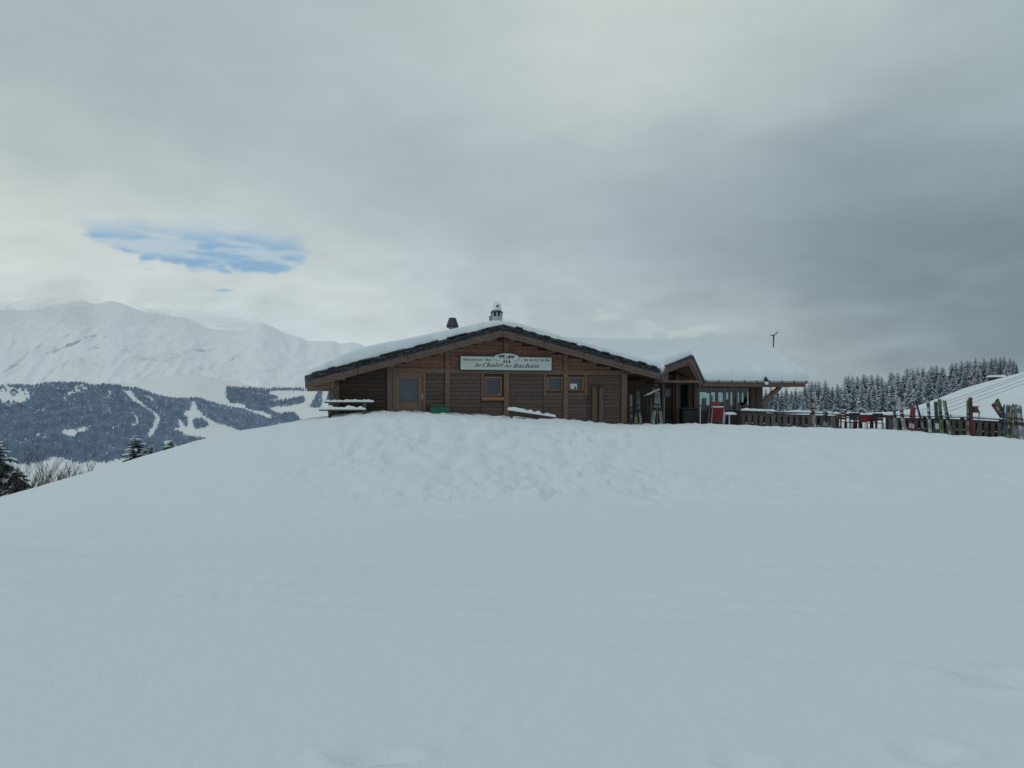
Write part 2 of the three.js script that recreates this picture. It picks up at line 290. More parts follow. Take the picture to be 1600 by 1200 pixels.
{
  const phis = [], rs = [];
  for (let a = -0.66; a <= 0.6601; a += 0.0017) phis.push(a);
  const rest = []; for (let a = 0.70; a < 2 * Math.PI - 0.68; a += 0.05) rest.push(a);
  const all = [...phis, ...rest], n = all.length;
  for (let r = 0.4; r < 15;) { rs.push(r); r *= r < 2 ? 1.06 : 1.011; }
  for (let r = rs[rs.length - 1] + 0.06; r < 48; r += r > 36 ? 0.25 : 0.075) rs.push(r);
  for (let r = 48.5; r < 470; r *= 1.02) rs.push(r);
  const pos = [0, EYE - 1.6, 0], uv = [0, 0], idx = [];
  for (const r of rs) for (const a of all) { const x = Math.sin(a) * r, z = -Math.cos(a) * r; pos.push(x, groundY(x, z), z); uv.push(x / 2.6, z / 2.6); }
  for (let k = 0; k < n; k++) idx.push(0, 1 + (k + 1) % n, 1 + k);
  for (let i = 0; i < rs.length - 1; i++) for (let k = 0; k < n; k++) { const a = 1 + i * n + k, b = 1 + i * n + (k + 1) % n, c = a + n, d = b + n; idx.push(a, b, d, a, d, c); }
  const g = geom(pos, idx, uv); if (g.attributes.normal.getY(5000) < 0) { for (let k = 0; k < idx.length; k += 3) { const t = idx[k]; idx[k] = idx[k + 1]; idx[k + 1] = t; } g.setIndex(idx); g.computeVertexNormals(); }
  struct('snow_ground', g, M.snow);
}

// ---------------------------------------------------------------- far terrain: valley floor, wooded hill, bald hill, high mountains
{
  const g = new THREE.CircleGeometry(14000, 64); g.rotateX(-Math.PI / 2); g.translate(0, EYE - 330, 0);
  struct('valley_floor', g, std(0.82, 0.85, 0.88, 0.9));
}
const poly = (s, ox, oy, k) => s.trim().split(/\s+/).map((p) => { const [x, y] = p.split(',').map(Number); return [ox + x / k, oy + y / k]; });
const inside = (p, x, y) => { let c = false; for (let i = 0, j = p.length - 1; i < p.length; j = i++) { const [a, b] = p[i], [e, f] = p[j]; if (b > y !== f > y && x < (e - a) * (y - b) / (f - b) + a) c = !c; } return c; };
const line = (pts) => { const xs = pts.map((p) => p[0]), ys = pts.map((p) => p[1]); return (x) => x <= xs[0] ? ys[0] : x >= xs[xs.length - 1] ? ys[ys.length - 1] : pchip(xs, ys, x); };
function sheet(px0, px1, nx, nt, top, bottom, d0, d1, relief) {        // a hillside between two outlines, rising and receding
  const P = (px, t) => { const d = lerp(d0, d1, t), v = at(px, lerp(bottom(px), top(px), t), d); const k = relief(v, t, px); v.y += k[0]; const s = 1 + k[1] / d; v.x *= s; v.z *= s; v.y = EYE + (v.y - EYE) * s; return v; };
  const pos = [], idx = [], uv = [], col = [];
  for (let i = 0; i <= nx; i++) for (let j = 0; j <= nt + 3; j++) {
    const px = lerp(px0, px1, i / nx), v = P(px, Math.min(1, j / nt));
    if (j > nt) { v.y -= (j - nt) * (d1 - d0) * 0.09; const s = 1 + (j - nt) * 0.12; v.x *= s; v.z *= s; }     // the far side falls away
    pos.push(v.x, v.y, v.z); uv.push(v.x / 50, v.z / 50);
  }
  const w = nt + 4;
  for (let i = 0; i < nx; i++) for (let j = 0; j < w - 1; j++) { const a = i * w + j; idx.push(a, a + w, a + w + 1, a, a + w + 1, a + 1); }
  return { P, pos, idx, uv };
}
const hillTop = line([[-500, 590], [-200, 596], [0, 601], [52, 602.5], [81, 598], [105, 598], [145, 600], [180, 602], [195, 605], [220, 608], [240, 616], [255, 620], [282, 623.5], [306, 622.5], [327, 628], [345, 633], [382, 641], [407, 650], [425, 657], [442, 668], [462, 681], [520, 720]]);
const hillBase = line([[-500, 830], [0, 830], [200, 800], [300, 760], [440, 725], [520, 740]]);
const hillA = sheet(-500, 520, 220, 60, hillTop, hillBase, 2300, 4300, (v, t) => [22 * fbm2(v.x * 0.0028, v.z * 0.0028, 4) * Math.sin(Math.PI * Math.min(1, t * 1.02)), 0]);
struct('wooded_hill', geom(hillA.pos, hillA.idx, hillA.uv), std(0.84, 0.86, 0.88, 0.95));
const domeTop = line([[60, 640], [140, 610], [180, 602], [215, 597], [260, 589.5], [280, 585.5], [300, 584], [332, 590.5], [370, 598], [407, 605], [432, 607], [470, 606.5], [520, 609], [640, 625], [760, 650]]);
const hillB = sheet(60, 760, 130, 40, domeTop, line([[60, 720], [300, 690], [480, 690], [760, 720]]), 4600, 5900, (v, t) => [16 * fbm2(v.x * 0.003, v.z * 0.003, 4) * Math.sin(Math.PI * t), 0]);
struct('bald_hill', geom(hillB.pos, hillB.idx, hillB.uv), std(0.88, 0.885, 0.875, 0.95));
{
  const ridge = line([[-700, 470], [-300, 500], [-60, 486], [60, 484], [128, 470], [150, 476], [172, 471], [230, 488], [290, 497], [330, 514], [372, 517], [408, 504], [424, 510], [446, 521], [468, 527], [482, 533], [520, 533], [532, 537], [548, 535], [590, 552], [660, 590], [760, 640]]);
  const S = sheet(-700, 760, 520, 150, ridge, line([[-700, 700], [760, 690]]), 8200, 12500, (v, t, px) => {
    const e = Math.sin(Math.PI * clamp(t)) ** 0.7, warp = 300 * fbm2(v.x * 0.0004, v.z * 0.0004, 3);
    const rid = 1 - Math.abs(n2((v.x + warp) * 0.00075, (v.z + warp) * 0.00035 + 4)), rid2 = 1 - Math.abs(n2((v.x + warp) * 0.0023, v.z * 0.0011));
    return [e * (260 * (rid - 0.6) + 60 * (rid2 - 0.6) + 45 * fbm2(v.x * 0.004, v.z * 0.003, 5)), e * 500 * (rid - 0.5)];
  });
  const g0 = geom(S.pos, S.idx, S.uv), N = g0.attributes.normal, col = [];
  for (let k = 0; k < S.pos.length / 3; k++) {             // bare rock breaks through where the face is steep
    const x = S.pos[3 * k], y = S.pos[3 * k + 1], steep = 1 - Math.abs(N.getY(k)), px = 800 + F * x / -S.pos[3 * k + 2];
    const rock = smooth(0.30, 0.55, steep + 0.35 * fbm2(x * 0.006, y * 0.012, 4)) * smooth(420, 330, px) * 0.5;
    col.push(lerp(1.06, 0.45, rock), lerp(1.06, 0.47, rock), lerp(1.06, 0.52, rock));
  }
  struct('mountain_range', geom(S.pos, S.idx, S.uv, col), M.snowFar);
}

// frosted forest on the two hills: far off, one mass
const clearA = [
  poly('285,120 340,125 385,180 440,225 500,265 525,300 505,350 480,400 455,430 440,410 450,375 475,345 490,300 475,265 400,215 350,190 320,150', 120, 580, 4),
  poly('735,185 755,235 800,285 870,320 960,350 1060,385 1080,420 860,440 800,425 700,415 650,385 590,365 640,355 630,300 645,295 680,345 700,340 690,290 665,285 680,250 705,245 720,195', 120, 580, 4),
  poly('195,130 220,125 210,160', 120, 580, 4), poly('420,150 470,165 490,190 465,185', 120, 580, 4), poly('345,255 362,262 382,290 384,335 345,357 340,347 370,325 365,290', 120, 580, 4),
  poly('530,440 575,428 600,450 560,470', 120, 580, 4),
  poly('650,600 700,610 760,605 800,620 830,590 890,585 950,595 900,620 850,645 810,650 780,690 720,690 690,680 645,655', 0, 580, 6.667),
  poly('-80,215 0,215 100,210 120,280 180,230 260,240 280,300 220,345 130,320 50,320 0,300 -80,290', 0, 580, 6.667),
  poly('380,650 420,640 425,680 375,695', 0, 580, 6.667), poly('205,740 240,742 225,775', 0, 580, 6.667), poly('355,750 385,745 370,775', 0, 580, 6.667), poly('40,165 110,165 105,185 45,185', 0, 580, 6.667),
  poly('1150,580 1230,575 1250,590 1180,598', 0, 580, 6.667), poly('860,120 1060,118 1055,150 960,150', 0, 580, 6.667), poly('440,405 470,405 465,415 440,415', 0, 580, 6.667),
];
const keepA = [poly('725,300 790,300 825,335 780,360 745,360 725,330', 120, 580, 4), poly('640,290 680,290 700,345 675,345', 120, 580, 4)];
const thinA = [poly('800,140 860,140 910,180 900,215 850,220 700,270 680,300 620,305 700,240 780,180', 0, 580, 6.667), poly('-80,100 300,190 330,300 100,360 -80,330', 0, 580, 6.667)];
const valleyEdge = line([[-500, 722], [0, 722], [45, 724], [60, 724], [70, 718], [80, 715.5], [100, 716], [108, 720], [116, 721], [126, 724], [136, 721], [150, 720.5], [170, 722], [182, 718], [200, 716], [215, 718], [250, 735], [330, 735], [520, 735]]);
const forestB = [
  poly('935,100 1000,105 1210,115 1200,150 1260,165 1225,190 1330,180 1420,160 1425,195 1350,215 1220,225 1200,245 1060,230 1050,210 960,200 935,160', 120, 580, 4),
  poly('1060,230 1200,245 1260,270 1360,260 1375,280 1425,330 1380,340 1300,335 1220,310 1215,280 1160,250 1090,245', 120, 580, 4),
  poly('1515,115 1535,120 1530,200 1520,230 1450,225 1490,170', 120, 580, 4), poly('1450,325 1470,300 1498,322', 120, 580, 4), poly('1580,115 1640,115 1640,230 1560,190', 120, 580, 4), poly('1210,108 1420,108 1420,122 1210,122', 120, 580, 4),
];
{
  const r = mulberry(31), list = [];
  const solve = (S, px, py, top, base) => { let a = 0, b = 1; for (let k = 0; k < 22; k++) { const t = (a + b) / 2, v = S.P(px, t); (HY - (v.y - EYE) / -v.z * F > py) ? a = t : b = t; } return S.P(px, (a + b) / 2); };
  for (let k = 0; k < 90000; k++) {
    const px = -340 + 860 * r(), top = hillTop(px), lo = valleyEdge(px) + 3 * n2(px * 0.2, 3); if (top > lo) continue;
    const py = lerp(top, lo, r());
    const jx = px + 1.6 * n2(px * 0.3, py * 0.3), jy = py + 1.2 * n2(px * 0.35 + 9, py * 0.35);
    let open = clearA.some((p) => inside(p, jx, jy)) && !keepA.some((p) => inside(p, jx, jy));
    if (!open && thinA.some((p) => inside(p, jx, jy))) open = n2(px * 0.11, py * 0.16) > -0.15;
    if (!open && n2(px * 0.06 + 20, py * 0.13) > 0.86) open = true;
    if (open) continue;
    list.push([solve(hillA, px, py), 8.5 + 8 * r(), py, px]);
  }
  for (let k = 0; k < 16000; k++) {
    const px = 340 + 200 * r(), py = 603 + 70 * r(), jx = px + 1.2 * n2(px * 0.3, py * 0.3), jy = py + n2(px * 0.35 + 9, py * 0.35);
    if (py < domeTop(px) + 0.5 || !forestB.some((p) => inside(p, jx, jy)) || n2(px * 0.2, py * 0.25) > 0.62) continue;
    list.push([solve(hillB, px, py), 13 + 9 * r(), py, px]);
  }
  const cone = mergeGeometries([new THREE.ConeGeometry(0.24, 0.72, 6, 1, true).translate(0, 0.36, 0), new THREE.ConeGeometry(0.15, 0.55, 6, 1, true).rotateY(0.5).translate(0, 0.73, 0)]);
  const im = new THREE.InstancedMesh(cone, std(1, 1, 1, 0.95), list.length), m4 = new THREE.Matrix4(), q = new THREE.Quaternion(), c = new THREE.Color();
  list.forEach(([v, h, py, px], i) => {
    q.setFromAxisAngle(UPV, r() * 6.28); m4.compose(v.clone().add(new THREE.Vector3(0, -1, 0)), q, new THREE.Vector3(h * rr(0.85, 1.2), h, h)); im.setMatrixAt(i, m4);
    const f = clamp(0.31 + 0.06 * n2(px * 0.05, py * 0.07) + 0.16 * r() * r() * r(), 0.08, 0.5); c.setRGB(f * 0.80, f * 1.04, f * 1.38); im.setColorAt(i, c);   // rime on dark needles, tree by tree, with distant-haze blue mixed into the tint
  });
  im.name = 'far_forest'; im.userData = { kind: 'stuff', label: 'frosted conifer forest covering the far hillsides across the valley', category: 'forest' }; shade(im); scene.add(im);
}
// ---------------------------------------------------------------- the chalet
const TH = 15 / R2D, CS = Math.cos(TH), SN = Math.sin(TH), D0 = 32.5, X0 = (786 - 800) / F * D0, BASE = -1.1;
// a point of the picture in the chalet's own frame, on the plane parallel to the front wall that lies `off` metres before it
const fu = (px, off = 0) => { const k = (px - 800) / F, xo = X0 + off * SN, d = D0 - off * CS; return (xo - k * d) / (k * SN - CS); };
const fv = (px, py, off = 0) => (HY - py) / F * (D0 - off * CS + fu(px, off) * SN) - BASE;
const L = (px, py, off = 0) => new THREE.Vector3(fu(px, off), fv(px, py, off), off);
const groundAt = (u, off) => groundY(X0 + u * CS + off * SN, -D0 - u * SN + off * CS, true) - EYE - BASE;
const chalet = thing('chalet', 'long low wooden mountain chalet with thick snow on its roofs', 'building');
chalet.position.set(X0, EYE + BASE, -D0); chalet.rotation.y = TH;
const pick = (a) => a[Math.floor(rnd() * a.length)];

// main roof: ridge runs away from us; the front edge stands 1.3 m before the wall
const OV = 0.95, BACK = -8.5;
const tipL = L(478, 587, OV), apex = L(786, 507, OV), tipR = L(1033, 576, OV);
const roofY = (u) => u < apex.x ? apex.y + (u - apex.x) * (apex.y - tipL.y) / (apex.x - tipL.x) : apex.y - (u - apex.x) * (apex.y - tipR.y) / (tipR.x - apex.x);
const roof = new THREE.Group(); roof.name = 'roof'; chalet.add(roof);
function slabRoof(a, b, c, d, t) {                        // quad a b (front), c d (back) of thickness t, boards below
  const pts = [a, b, c, d], pos = [], idx = [0, 1, 2, 0, 2, 3, 4, 6, 5, 4, 7, 6], uv = [];
  for (const p of pts) { pos.push(p.x, p.y, p.z); uv.push(p.x, p.z * 0.5); }
  for (const p of pts) { pos.push(p.x, p.y - t, p.z); uv.push(p.x, p.z * 0.5); }
  for (let k = 0; k < 4; k++) { const n = (k + 1) % 4; idx.push(k, k + 4, n + 4, k, n + 4, n); }
  return geom(pos, idx, uv).toNonIndexed();
}
const V = (x, y, z) => new THREE.Vector3(x, y, z);
for (const [e, s] of [[tipL, -1], [tipR, 1]]) {
  const dy = -0.20;
  const gdeck = slabRoof(V(e.x, e.y + dy, OV - 0.06), V(apex.x, apex.y + dy, OV - 0.06), V(apex.x, apex.y + dy, BACK), V(e.x, e.y + dy, BACK), 0.10);
  gdeck.computeVertexNormals(); part('deck', gdeck, M.soffit, roof);
  // stone slates along the front edge, two courses, each its own piece
  const dir = apex.clone().sub(e), len = dir.length(); dir.normalize();
  const up = V(-dir.y, dir.x, 0); if (up.y < 0) up.negate();
  for (let course = 0; course < 3; course++) for (let p = course * 0.11; p < len - 0.03;) {
    const w = Math.min(rr(0.24, 0.38), len - p + 0.06), h = rr(0.055, 0.085) , g = box(w - 0.012, h, rr(0.30, 0.42), 0.014);
    g.rotateZ(Math.atan2(dir.y, dir.x) + rr(-0.05, 0.05)); const c = e.clone().addScaledVector(dir, p + w / 2).addScaledVector(up, -0.165 + course * 0.082 + (course === 2 ? rr(-0.03, 0.045) : rr(-0.012, 0.012)));
    g.translate(c.x, c.y, OV - 0.16 + rr(0, 0.05)); part('slate', g, pick(M.slate), roof); p += w;
  }
  // barge boards: a wide grey-brown one and a lower lighter one set back
  const A = (k, z) => V(e.x, e.y - k, z), B = (k, z) => V(apex.x, apex.y - k, z);
  const board = (k0, k1, z0, z1, mat, nm) => { const cx = (k0 + k1) / 2, a = A(cx, (z0 + z1) / 2), b = B(cx, (z0 + z1) / 2), n = 4; for (let i = 0; i < n; i++) part(nm, barAt(a.clone().lerp(b, i / n + 0.0015), a.clone().lerp(b, (i + 1) / n - 0.0015), (k1 - k0) * 0.955, z1 - z0), mat, roof); };
  board(0.215, 0.40, OV - 0.05, OV + 0.0, M.barge, 'barge_board');
  board(0.385, 0.48, OV - 0.12, OV - 0.055, M.bargeLow, 'lower_barge_board');
  // purlins carrying the overhang
  for (const t of [0.18, 0.42, 0.68, 0.93]) { const u = lerp(e.x, apex.x, t), y = roofY(u) - 0.27; part('purlin', boxAt(u - 0.1, u + 0.1, y - 0.26, y, -0.3, OV - 0.14), M.beam, roof); }
  // eave fascia along the side
  part('eave_board', boxAt(Math.min(e.x, e.x + s * 0.03), Math.max(e.x, e.x + s * 0.03), e.y - 0.42, e.y - 0.17, BACK, OV - 0.08), M.barge, roof);
}
{ // the snow on the main roof, thicker towards the left
  const u0 = tipL.x - 0.05, u1 = tipR.x + 0.12, len = u1 - u0;
  const base = (u, w) => { const x = lerp(u0, u1, u), r = 0.9, t = Math.abs(x - apex.x), rd = t < r ? (r - t) ** 2 / (2 * r) * 0.27 : 0; return V(x, roofY(x) - rd + 0.01, lerp(OV - 0.10 + 0.05 * n2(x * 1.4, 2) , BACK, w)); };
  const th = (u) => (0.25 + 0.75 * smooth(-0.02, 0.14, u)) * lerp(0.52, 0.31, smooth(0.12, 0.5, u)) * (1 + 0.06 * n2(u * 5, 1) + 0.03 * n2(u * 17, 5)) - 0.05 * smooth(0.5, 0.6, u) + 0.07 * smooth(0.9, 1, u);
  const sn = part('roof_snow', snowOn(base, 220, 60, len, 9.8, th, 0.2, 3, 0.04), M.snowCap, roof, 'thick snow lying on the main roof');
}
// chimneys
{
  const c = new THREE.Group(); c.name = 'chimney'; roof.add(c); c.userData.label = 'round snow-capped chimney on the roof ridge';
  const off = -3.0, b = L(776, 497, off), w = fu(785, off) - fu(767, off), px = w / 18; c.position.set(b.x, b.y, off);
  part('stack', new THREE.CylinderGeometry(px * 8.6, px * 9, 1.0, 14).translate(0, -0.5 + px * 2, 0), M.stone, c);
  for (let k = 0; k < 8; k++) { const a = k / 8 * 6.283 + 0.2; part('cap_pillar', boxAt(-0.035, 0.035, px * 2, px * 8, -0.035, 0.035).translate(Math.cos(a) * px * 7.6, 0, Math.sin(a) * px * 7.6), M.stone, c); }
  part('flue', new THREE.CylinderGeometry(px * 5, px * 5, px * 7, 12).translate(0, px * 5, 0), M.black, c);
  part('cowl', new THREE.CylinderGeometry(px * 6.2, px * 10, px * 5, 14).translate(0, px * 10.3, 0), M.slate[1], c);
  const hole = 0, sg = new THREE.SphereGeometry(px * 7.4, 24, 16, 0, 6.283, 0, 1.75), P = sg.attributes.position; for (let i = 0; i < P.count; i++) { const f = 1 + 0.09 * n3(P.getX(i) * 7, P.getY(i) * 7, P.getZ(i) * 7); P.setXYZ(i, P.getX(i) * f * 0.98, P.getY(i) * f * 1.5 + px * 13.2, P.getZ(i) * f); } sg.computeVertexNormals();
  part('snow_cap', sg, M.snowCap, c);
  part('vent_mouth', new THREE.CylinderGeometry(px * 1.7, px * 1.7, 0.14, 12).rotateX(Math.PI / 2).translate(-px * 0.8, px * 17.3, px * 6.9), M.black, c);
  part('side_pipe', rodAt(V(-px * 10, -0.3, 0), V(-px * 10, px * 2.6, 0), px * 1.6, px * 1.9, 8), M.zinc, c);
  const d = new THREE.Group(); d.name = 'chimney'; roof.add(d); d.userData.label = 'dark tapered metal chimney cowl left of the ridge';
  const o2 = -2.6, q = L(707, 513, o2), s = fu(716, o2) - fu(698, o2), k = s / 18; d.position.set(q.x, q.y, o2);
  part('stack', new THREE.CylinderGeometry(k * 8, k * 8, 0.9, 4).rotateY(0.6).translate(0, -0.4, 0), M.zinc, d);
  part('cowl', new THREE.CylinderGeometry(k * 5.6, k * 9.4, k * 11, 8).translate(0, k * 9.6, 0), M.slate[1], d);
  part('cowl_rim', new THREE.CylinderGeometry(k * 9.7, k * 9.2, k * 3.2, 8).translate(0, k * 2.6, 0), M.slate[0], d);
  part('cowl_cap', new THREE.CylinderGeometry(k * 4.4, k * 6, k * 1.2, 8).translate(0, k * 15.6, 0), M.slate[2], d);
}

// ---- front wall
const wall = new THREE.Group(); wall.name = 'front_wall'; chalet.add(wall);
const uL = fu(522), uR = fu(979), LOW = -1.0;
const headTop = fv(786, 576.5), headLow = fv(786, 584.5);
function planks(parent, u0, u1, v0, v1, z, mats, topFn, pitch = 0.165) {
  for (let v = v0; v < v1 - 0.01; v += pitch) {
    let a = u0, b = u1, h = Math.min(pitch, v1 - v) - 0.009;
    if (topFn) { const ok = (u) => topFn(u) > v + h; while (a < b && !ok(a)) a += 0.03; while (b > a && !ok(b)) b -= 0.03; if (b - a < 0.15) continue; }
    part('plank', boxAt(a, b, v, v + h, z - 0.05 + rr(-0.003, 0.003), z + rr(-0.003, 0.004), 0.007), pick(mats), parent);
  }
}
const PX = (a, b) => [fu(a), fu(b)];
// backing behind the boards, with the openings left free
const holes = [[616, 660, 588.5, 700], [758, 783.5, 589, 619], [856, 877.5, 590, 609], [888.5, 911, 590, 609]].map(([a, b, t, c]) => [fu(a), fu(b), fv((a + b) / 2, c), fv((a + b) / 2, t)]);
{
  const sh = new THREE.Shape(); sh.moveTo(uL, LOW); sh.lineTo(uR, LOW); sh.lineTo(uR, roofY(uR) - 0.3); sh.lineTo(apex.x, apex.y - 0.3); sh.lineTo(uL, roofY(uL) - 0.3); sh.closePath();
  for (const [a, b, c, d] of holes) { const h = new THREE.Path(); const lo = Math.max(c, LOW + 0.05); h.moveTo(a, lo); h.lineTo(b, lo); h.lineTo(b, d); h.lineTo(a, d); h.closePath(); sh.holes.push(h); }
  part('wall_core', new THREE.ExtrudeGeometry(sh, { depth: 0.08, bevelEnabled: false }).translate(0, 0, -0.14), M.plankDark[0], wall);
}
const gableTop = (u) => roofY(u) - 0.36;
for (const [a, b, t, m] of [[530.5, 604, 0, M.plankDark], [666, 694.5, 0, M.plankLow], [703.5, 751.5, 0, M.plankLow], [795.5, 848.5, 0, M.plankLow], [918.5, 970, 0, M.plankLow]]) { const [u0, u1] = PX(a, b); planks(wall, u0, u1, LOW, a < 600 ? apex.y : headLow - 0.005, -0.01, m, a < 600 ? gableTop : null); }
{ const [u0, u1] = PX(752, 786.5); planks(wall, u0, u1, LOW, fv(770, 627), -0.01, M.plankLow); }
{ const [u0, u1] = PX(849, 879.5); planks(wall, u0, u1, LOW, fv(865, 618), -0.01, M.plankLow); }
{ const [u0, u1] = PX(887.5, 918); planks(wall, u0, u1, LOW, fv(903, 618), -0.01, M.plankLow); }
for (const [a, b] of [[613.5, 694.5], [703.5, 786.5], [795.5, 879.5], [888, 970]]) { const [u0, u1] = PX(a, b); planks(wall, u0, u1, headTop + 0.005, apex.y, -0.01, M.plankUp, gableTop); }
// timber frame
const postPx = [[522.5, 530], [604.5, 612.5], [695, 703], [787, 795], [880, 887.3], [970.3, 979]];
postPx.forEach(([a, b], i) => { const [u0, u1] = PX(a, b), um = (u0 + u1) / 2; part('post', boxAt(u0, u1, LOW, roofY(um) - 0.30, -0.13, i === 5 || i === 0 ? 0.10 : 0.07, 0.01), M.post, wall); });
for (let i = 1; i < 5; i++) { const u0 = fu(postPx[i][1]) + 0.004, u1 = fu(postPx[i + 1][0]) - 0.004; part('header_beam', boxAt(u0, u1, headLow, headTop, -0.12, 0.05, 0.01), M.beam, wall); }
part('eave_soffit', boxAt(tipL.x + 0.04, uL - 0.005, tipL.y - 0.44, tipL.y - 0.40, BACK, OV - 0.14), M.soffit, roof); { const sh = new THREE.Shape(); sh.moveTo(tipL.x + 0.05, tipL.y - 0.40); sh.lineTo(uL - 0.005, tipL.y - 0.40); sh.lineTo(uL - 0.005, roofY(uL) - 0.30); sh.lineTo(tipL.x + 0.05, tipL.y - 0.30); sh.closePath(); part('soffit_end', new THREE.ExtrudeGeometry(sh, { depth: 0.03, bevelEnabled: false }).translate(0, 0, OV - 0.20), M.soffit, roof); } part('eave_plate', boxAt(uL - 0.14, uL - 0.006, tipL.y - 0.398, tipL.y - 0.31, BACK, OV - 0.3), M.beam, roof);
for (const [px, py] of [[781, 530], [803, 530]]) { const c = L(px, py); part('rafter_end', boxAt(c.x - 0.1, c.x + 0.1, c.y - 0.09, c.y + 0.09, 0.0, 0.28), M.plankDark[0], wall); }
// side walls, back wall, floor : the house is closed
for (const [u, nm] of [[uL, 'side_wall'], [uR - 0.06, 'side_wall']]) part(nm, boxAt(u, u + 0.06, LOW, roofY(u + 0.03) - 0.31, BACK + 0.6, -0.14), M.plankLow[0], chalet);
{ const sh = new THREE.Shape(); sh.moveTo(uL, LOW); sh.lineTo(uR, LOW); sh.lineTo(uR, roofY(uR) - 0.3); sh.lineTo(apex.x, apex.y - 0.3); sh.lineTo(uL, roofY(uL) - 0.3); sh.closePath(); part('back_wall', new THREE.ExtrudeGeometry(sh, { depth: 0.09, bevelEnabled: false }).translate(0, 0, BACK + 0.5), M.plankLow[0], chalet); }

// windows and door
function pane(parent, u0, u1, v0, v1, z, dark = M.curtain) {
  part('pane', boxAt(u0, u1, v0, v1, z - 0.003, z + 0.003, 0.0005), M.glass, parent);
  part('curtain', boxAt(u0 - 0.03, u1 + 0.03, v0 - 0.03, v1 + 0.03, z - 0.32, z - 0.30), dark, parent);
  for (const [a, b, c, d] of [[u0 - 0.05, u0 - 0.03, v0 - 0.05, v1 + 0.05], [u1 + 0.03, u1 + 0.05, v0 - 0.05, v1 + 0.05], [u0 - 0.03, u1 + 0.03, v1 + 0.03, v1 + 0.05], [u0 - 0.03, u1 + 0.03, v0 - 0.05, v0 - 0.03]]) part('reveal', boxAt(a, b, c, d, z - 0.3, z - 0.012), M.plankDark[1], parent);
}
function frameBars(parent, u0, u1, v0, v1, t, z0, z1, mat, nm = 'frame') {
  part(nm, boxAt(u0, u0 + t, v0, v1, z0, z1), mat, parent); part(nm, boxAt(u1 - t, u1, v0, v1, z0, z1), mat, parent);
  part(nm, boxAt(u0 + t + 0.001, u1 - t - 0.001, v1 - t, v1, z0, z1), mat, parent); part(nm, boxAt(u0 + t + 0.001, u1 - t - 0.001, v0, v0 + t, z0, z1), mat, parent);
}
{
  const w = new THREE.Group(); w.name = 'window'; chalet.add(w); w.userData.label = 'tall single window with an orange-brown wooden frame and sill';
  const [u0, u1] = PX(757.5, 784), v0 = fv(770, 619.5), v1 = fv(770, 588.5);
  frameBars(w, u0, u1, v0, v1, 0.065, -0.10, 0.0, M.frame); pane(w, u0 + 0.066, u1 - 0.066, v0 + 0.066, v1 - 0.066, -0.06);
  part('trim', boxAt(fu(752), fu(756.6), v0 - 0.06, headLow - 0.004, -0.06, 0.03), M.beam, w);
  part('sill', boxAt(fu(752), fu(786.6), fv(770, 626), fv(770, 620.2), -0.06, 0.13, 0.012), M.frame, w);
  part('latch', boxAt(u1 - 0.14, u1 - 0.10, v0 + 0.08, v0 + 0.12, -0.055, -0.04), M.paper, w);
}
for (const [a, b, ta, tb, label] of [[854, 879.4, 849.2, 853.6, 'small square window left of the fourth post'], [888, 912.5, 913, 918, 'small square window holding a white paper, right of the fourth post']]) {
  const w = new THREE.Group(); w.name = 'window'; chalet.add(w); w.userData.label = label;
  const [u0, u1] = PX(a, b), m = (a + b) / 2, v0 = fv(m, 611), v1 = fv(m, 588.5);
  frameBars(w, u0, u1, v0, v1, 0.075, -0.10, 0.0, M.plankUp[2]); pane(w, u0 + 0.076, u1 - 0.076, v0 + 0.076, v1 - 0.076, -0.06);
  part('trim', boxAt(fu(ta), fu(tb), v0 - 0.2, headLow - 0.004, -0.06, 0.02), M.beam, w);
  part('sill', boxAt(u0 - 0.02, u1, v0 - 0.055, v0 - 0.003, -0.06, 0.1), M.plankDark[1], w);
  part('apron', boxAt(Math.min(fu(ta), u0) + (ta < a ? 0.12 : 0), Math.max(u1, fu(tb)) - (ta > a ? 0.13 : 0), v0 - 0.2, v0 - 0.058, -0.06, 0.015), M.beam, w);
  if (ta > a) {
    part('notice', boxAt(fu(892), fu(902.5), fv(897, 608), fv(897, 599.5), -0.075, -0.07, 0.001), M.paper, w);
    const tg = new THREE.ConeGeometry(0.06, 0.17, 3).scale(1, 1, 0.1).translate(fu(899.6), fv(899, 604.5), -0.064); part('notice_mark', tg, M.slate[1], w);
  }
}
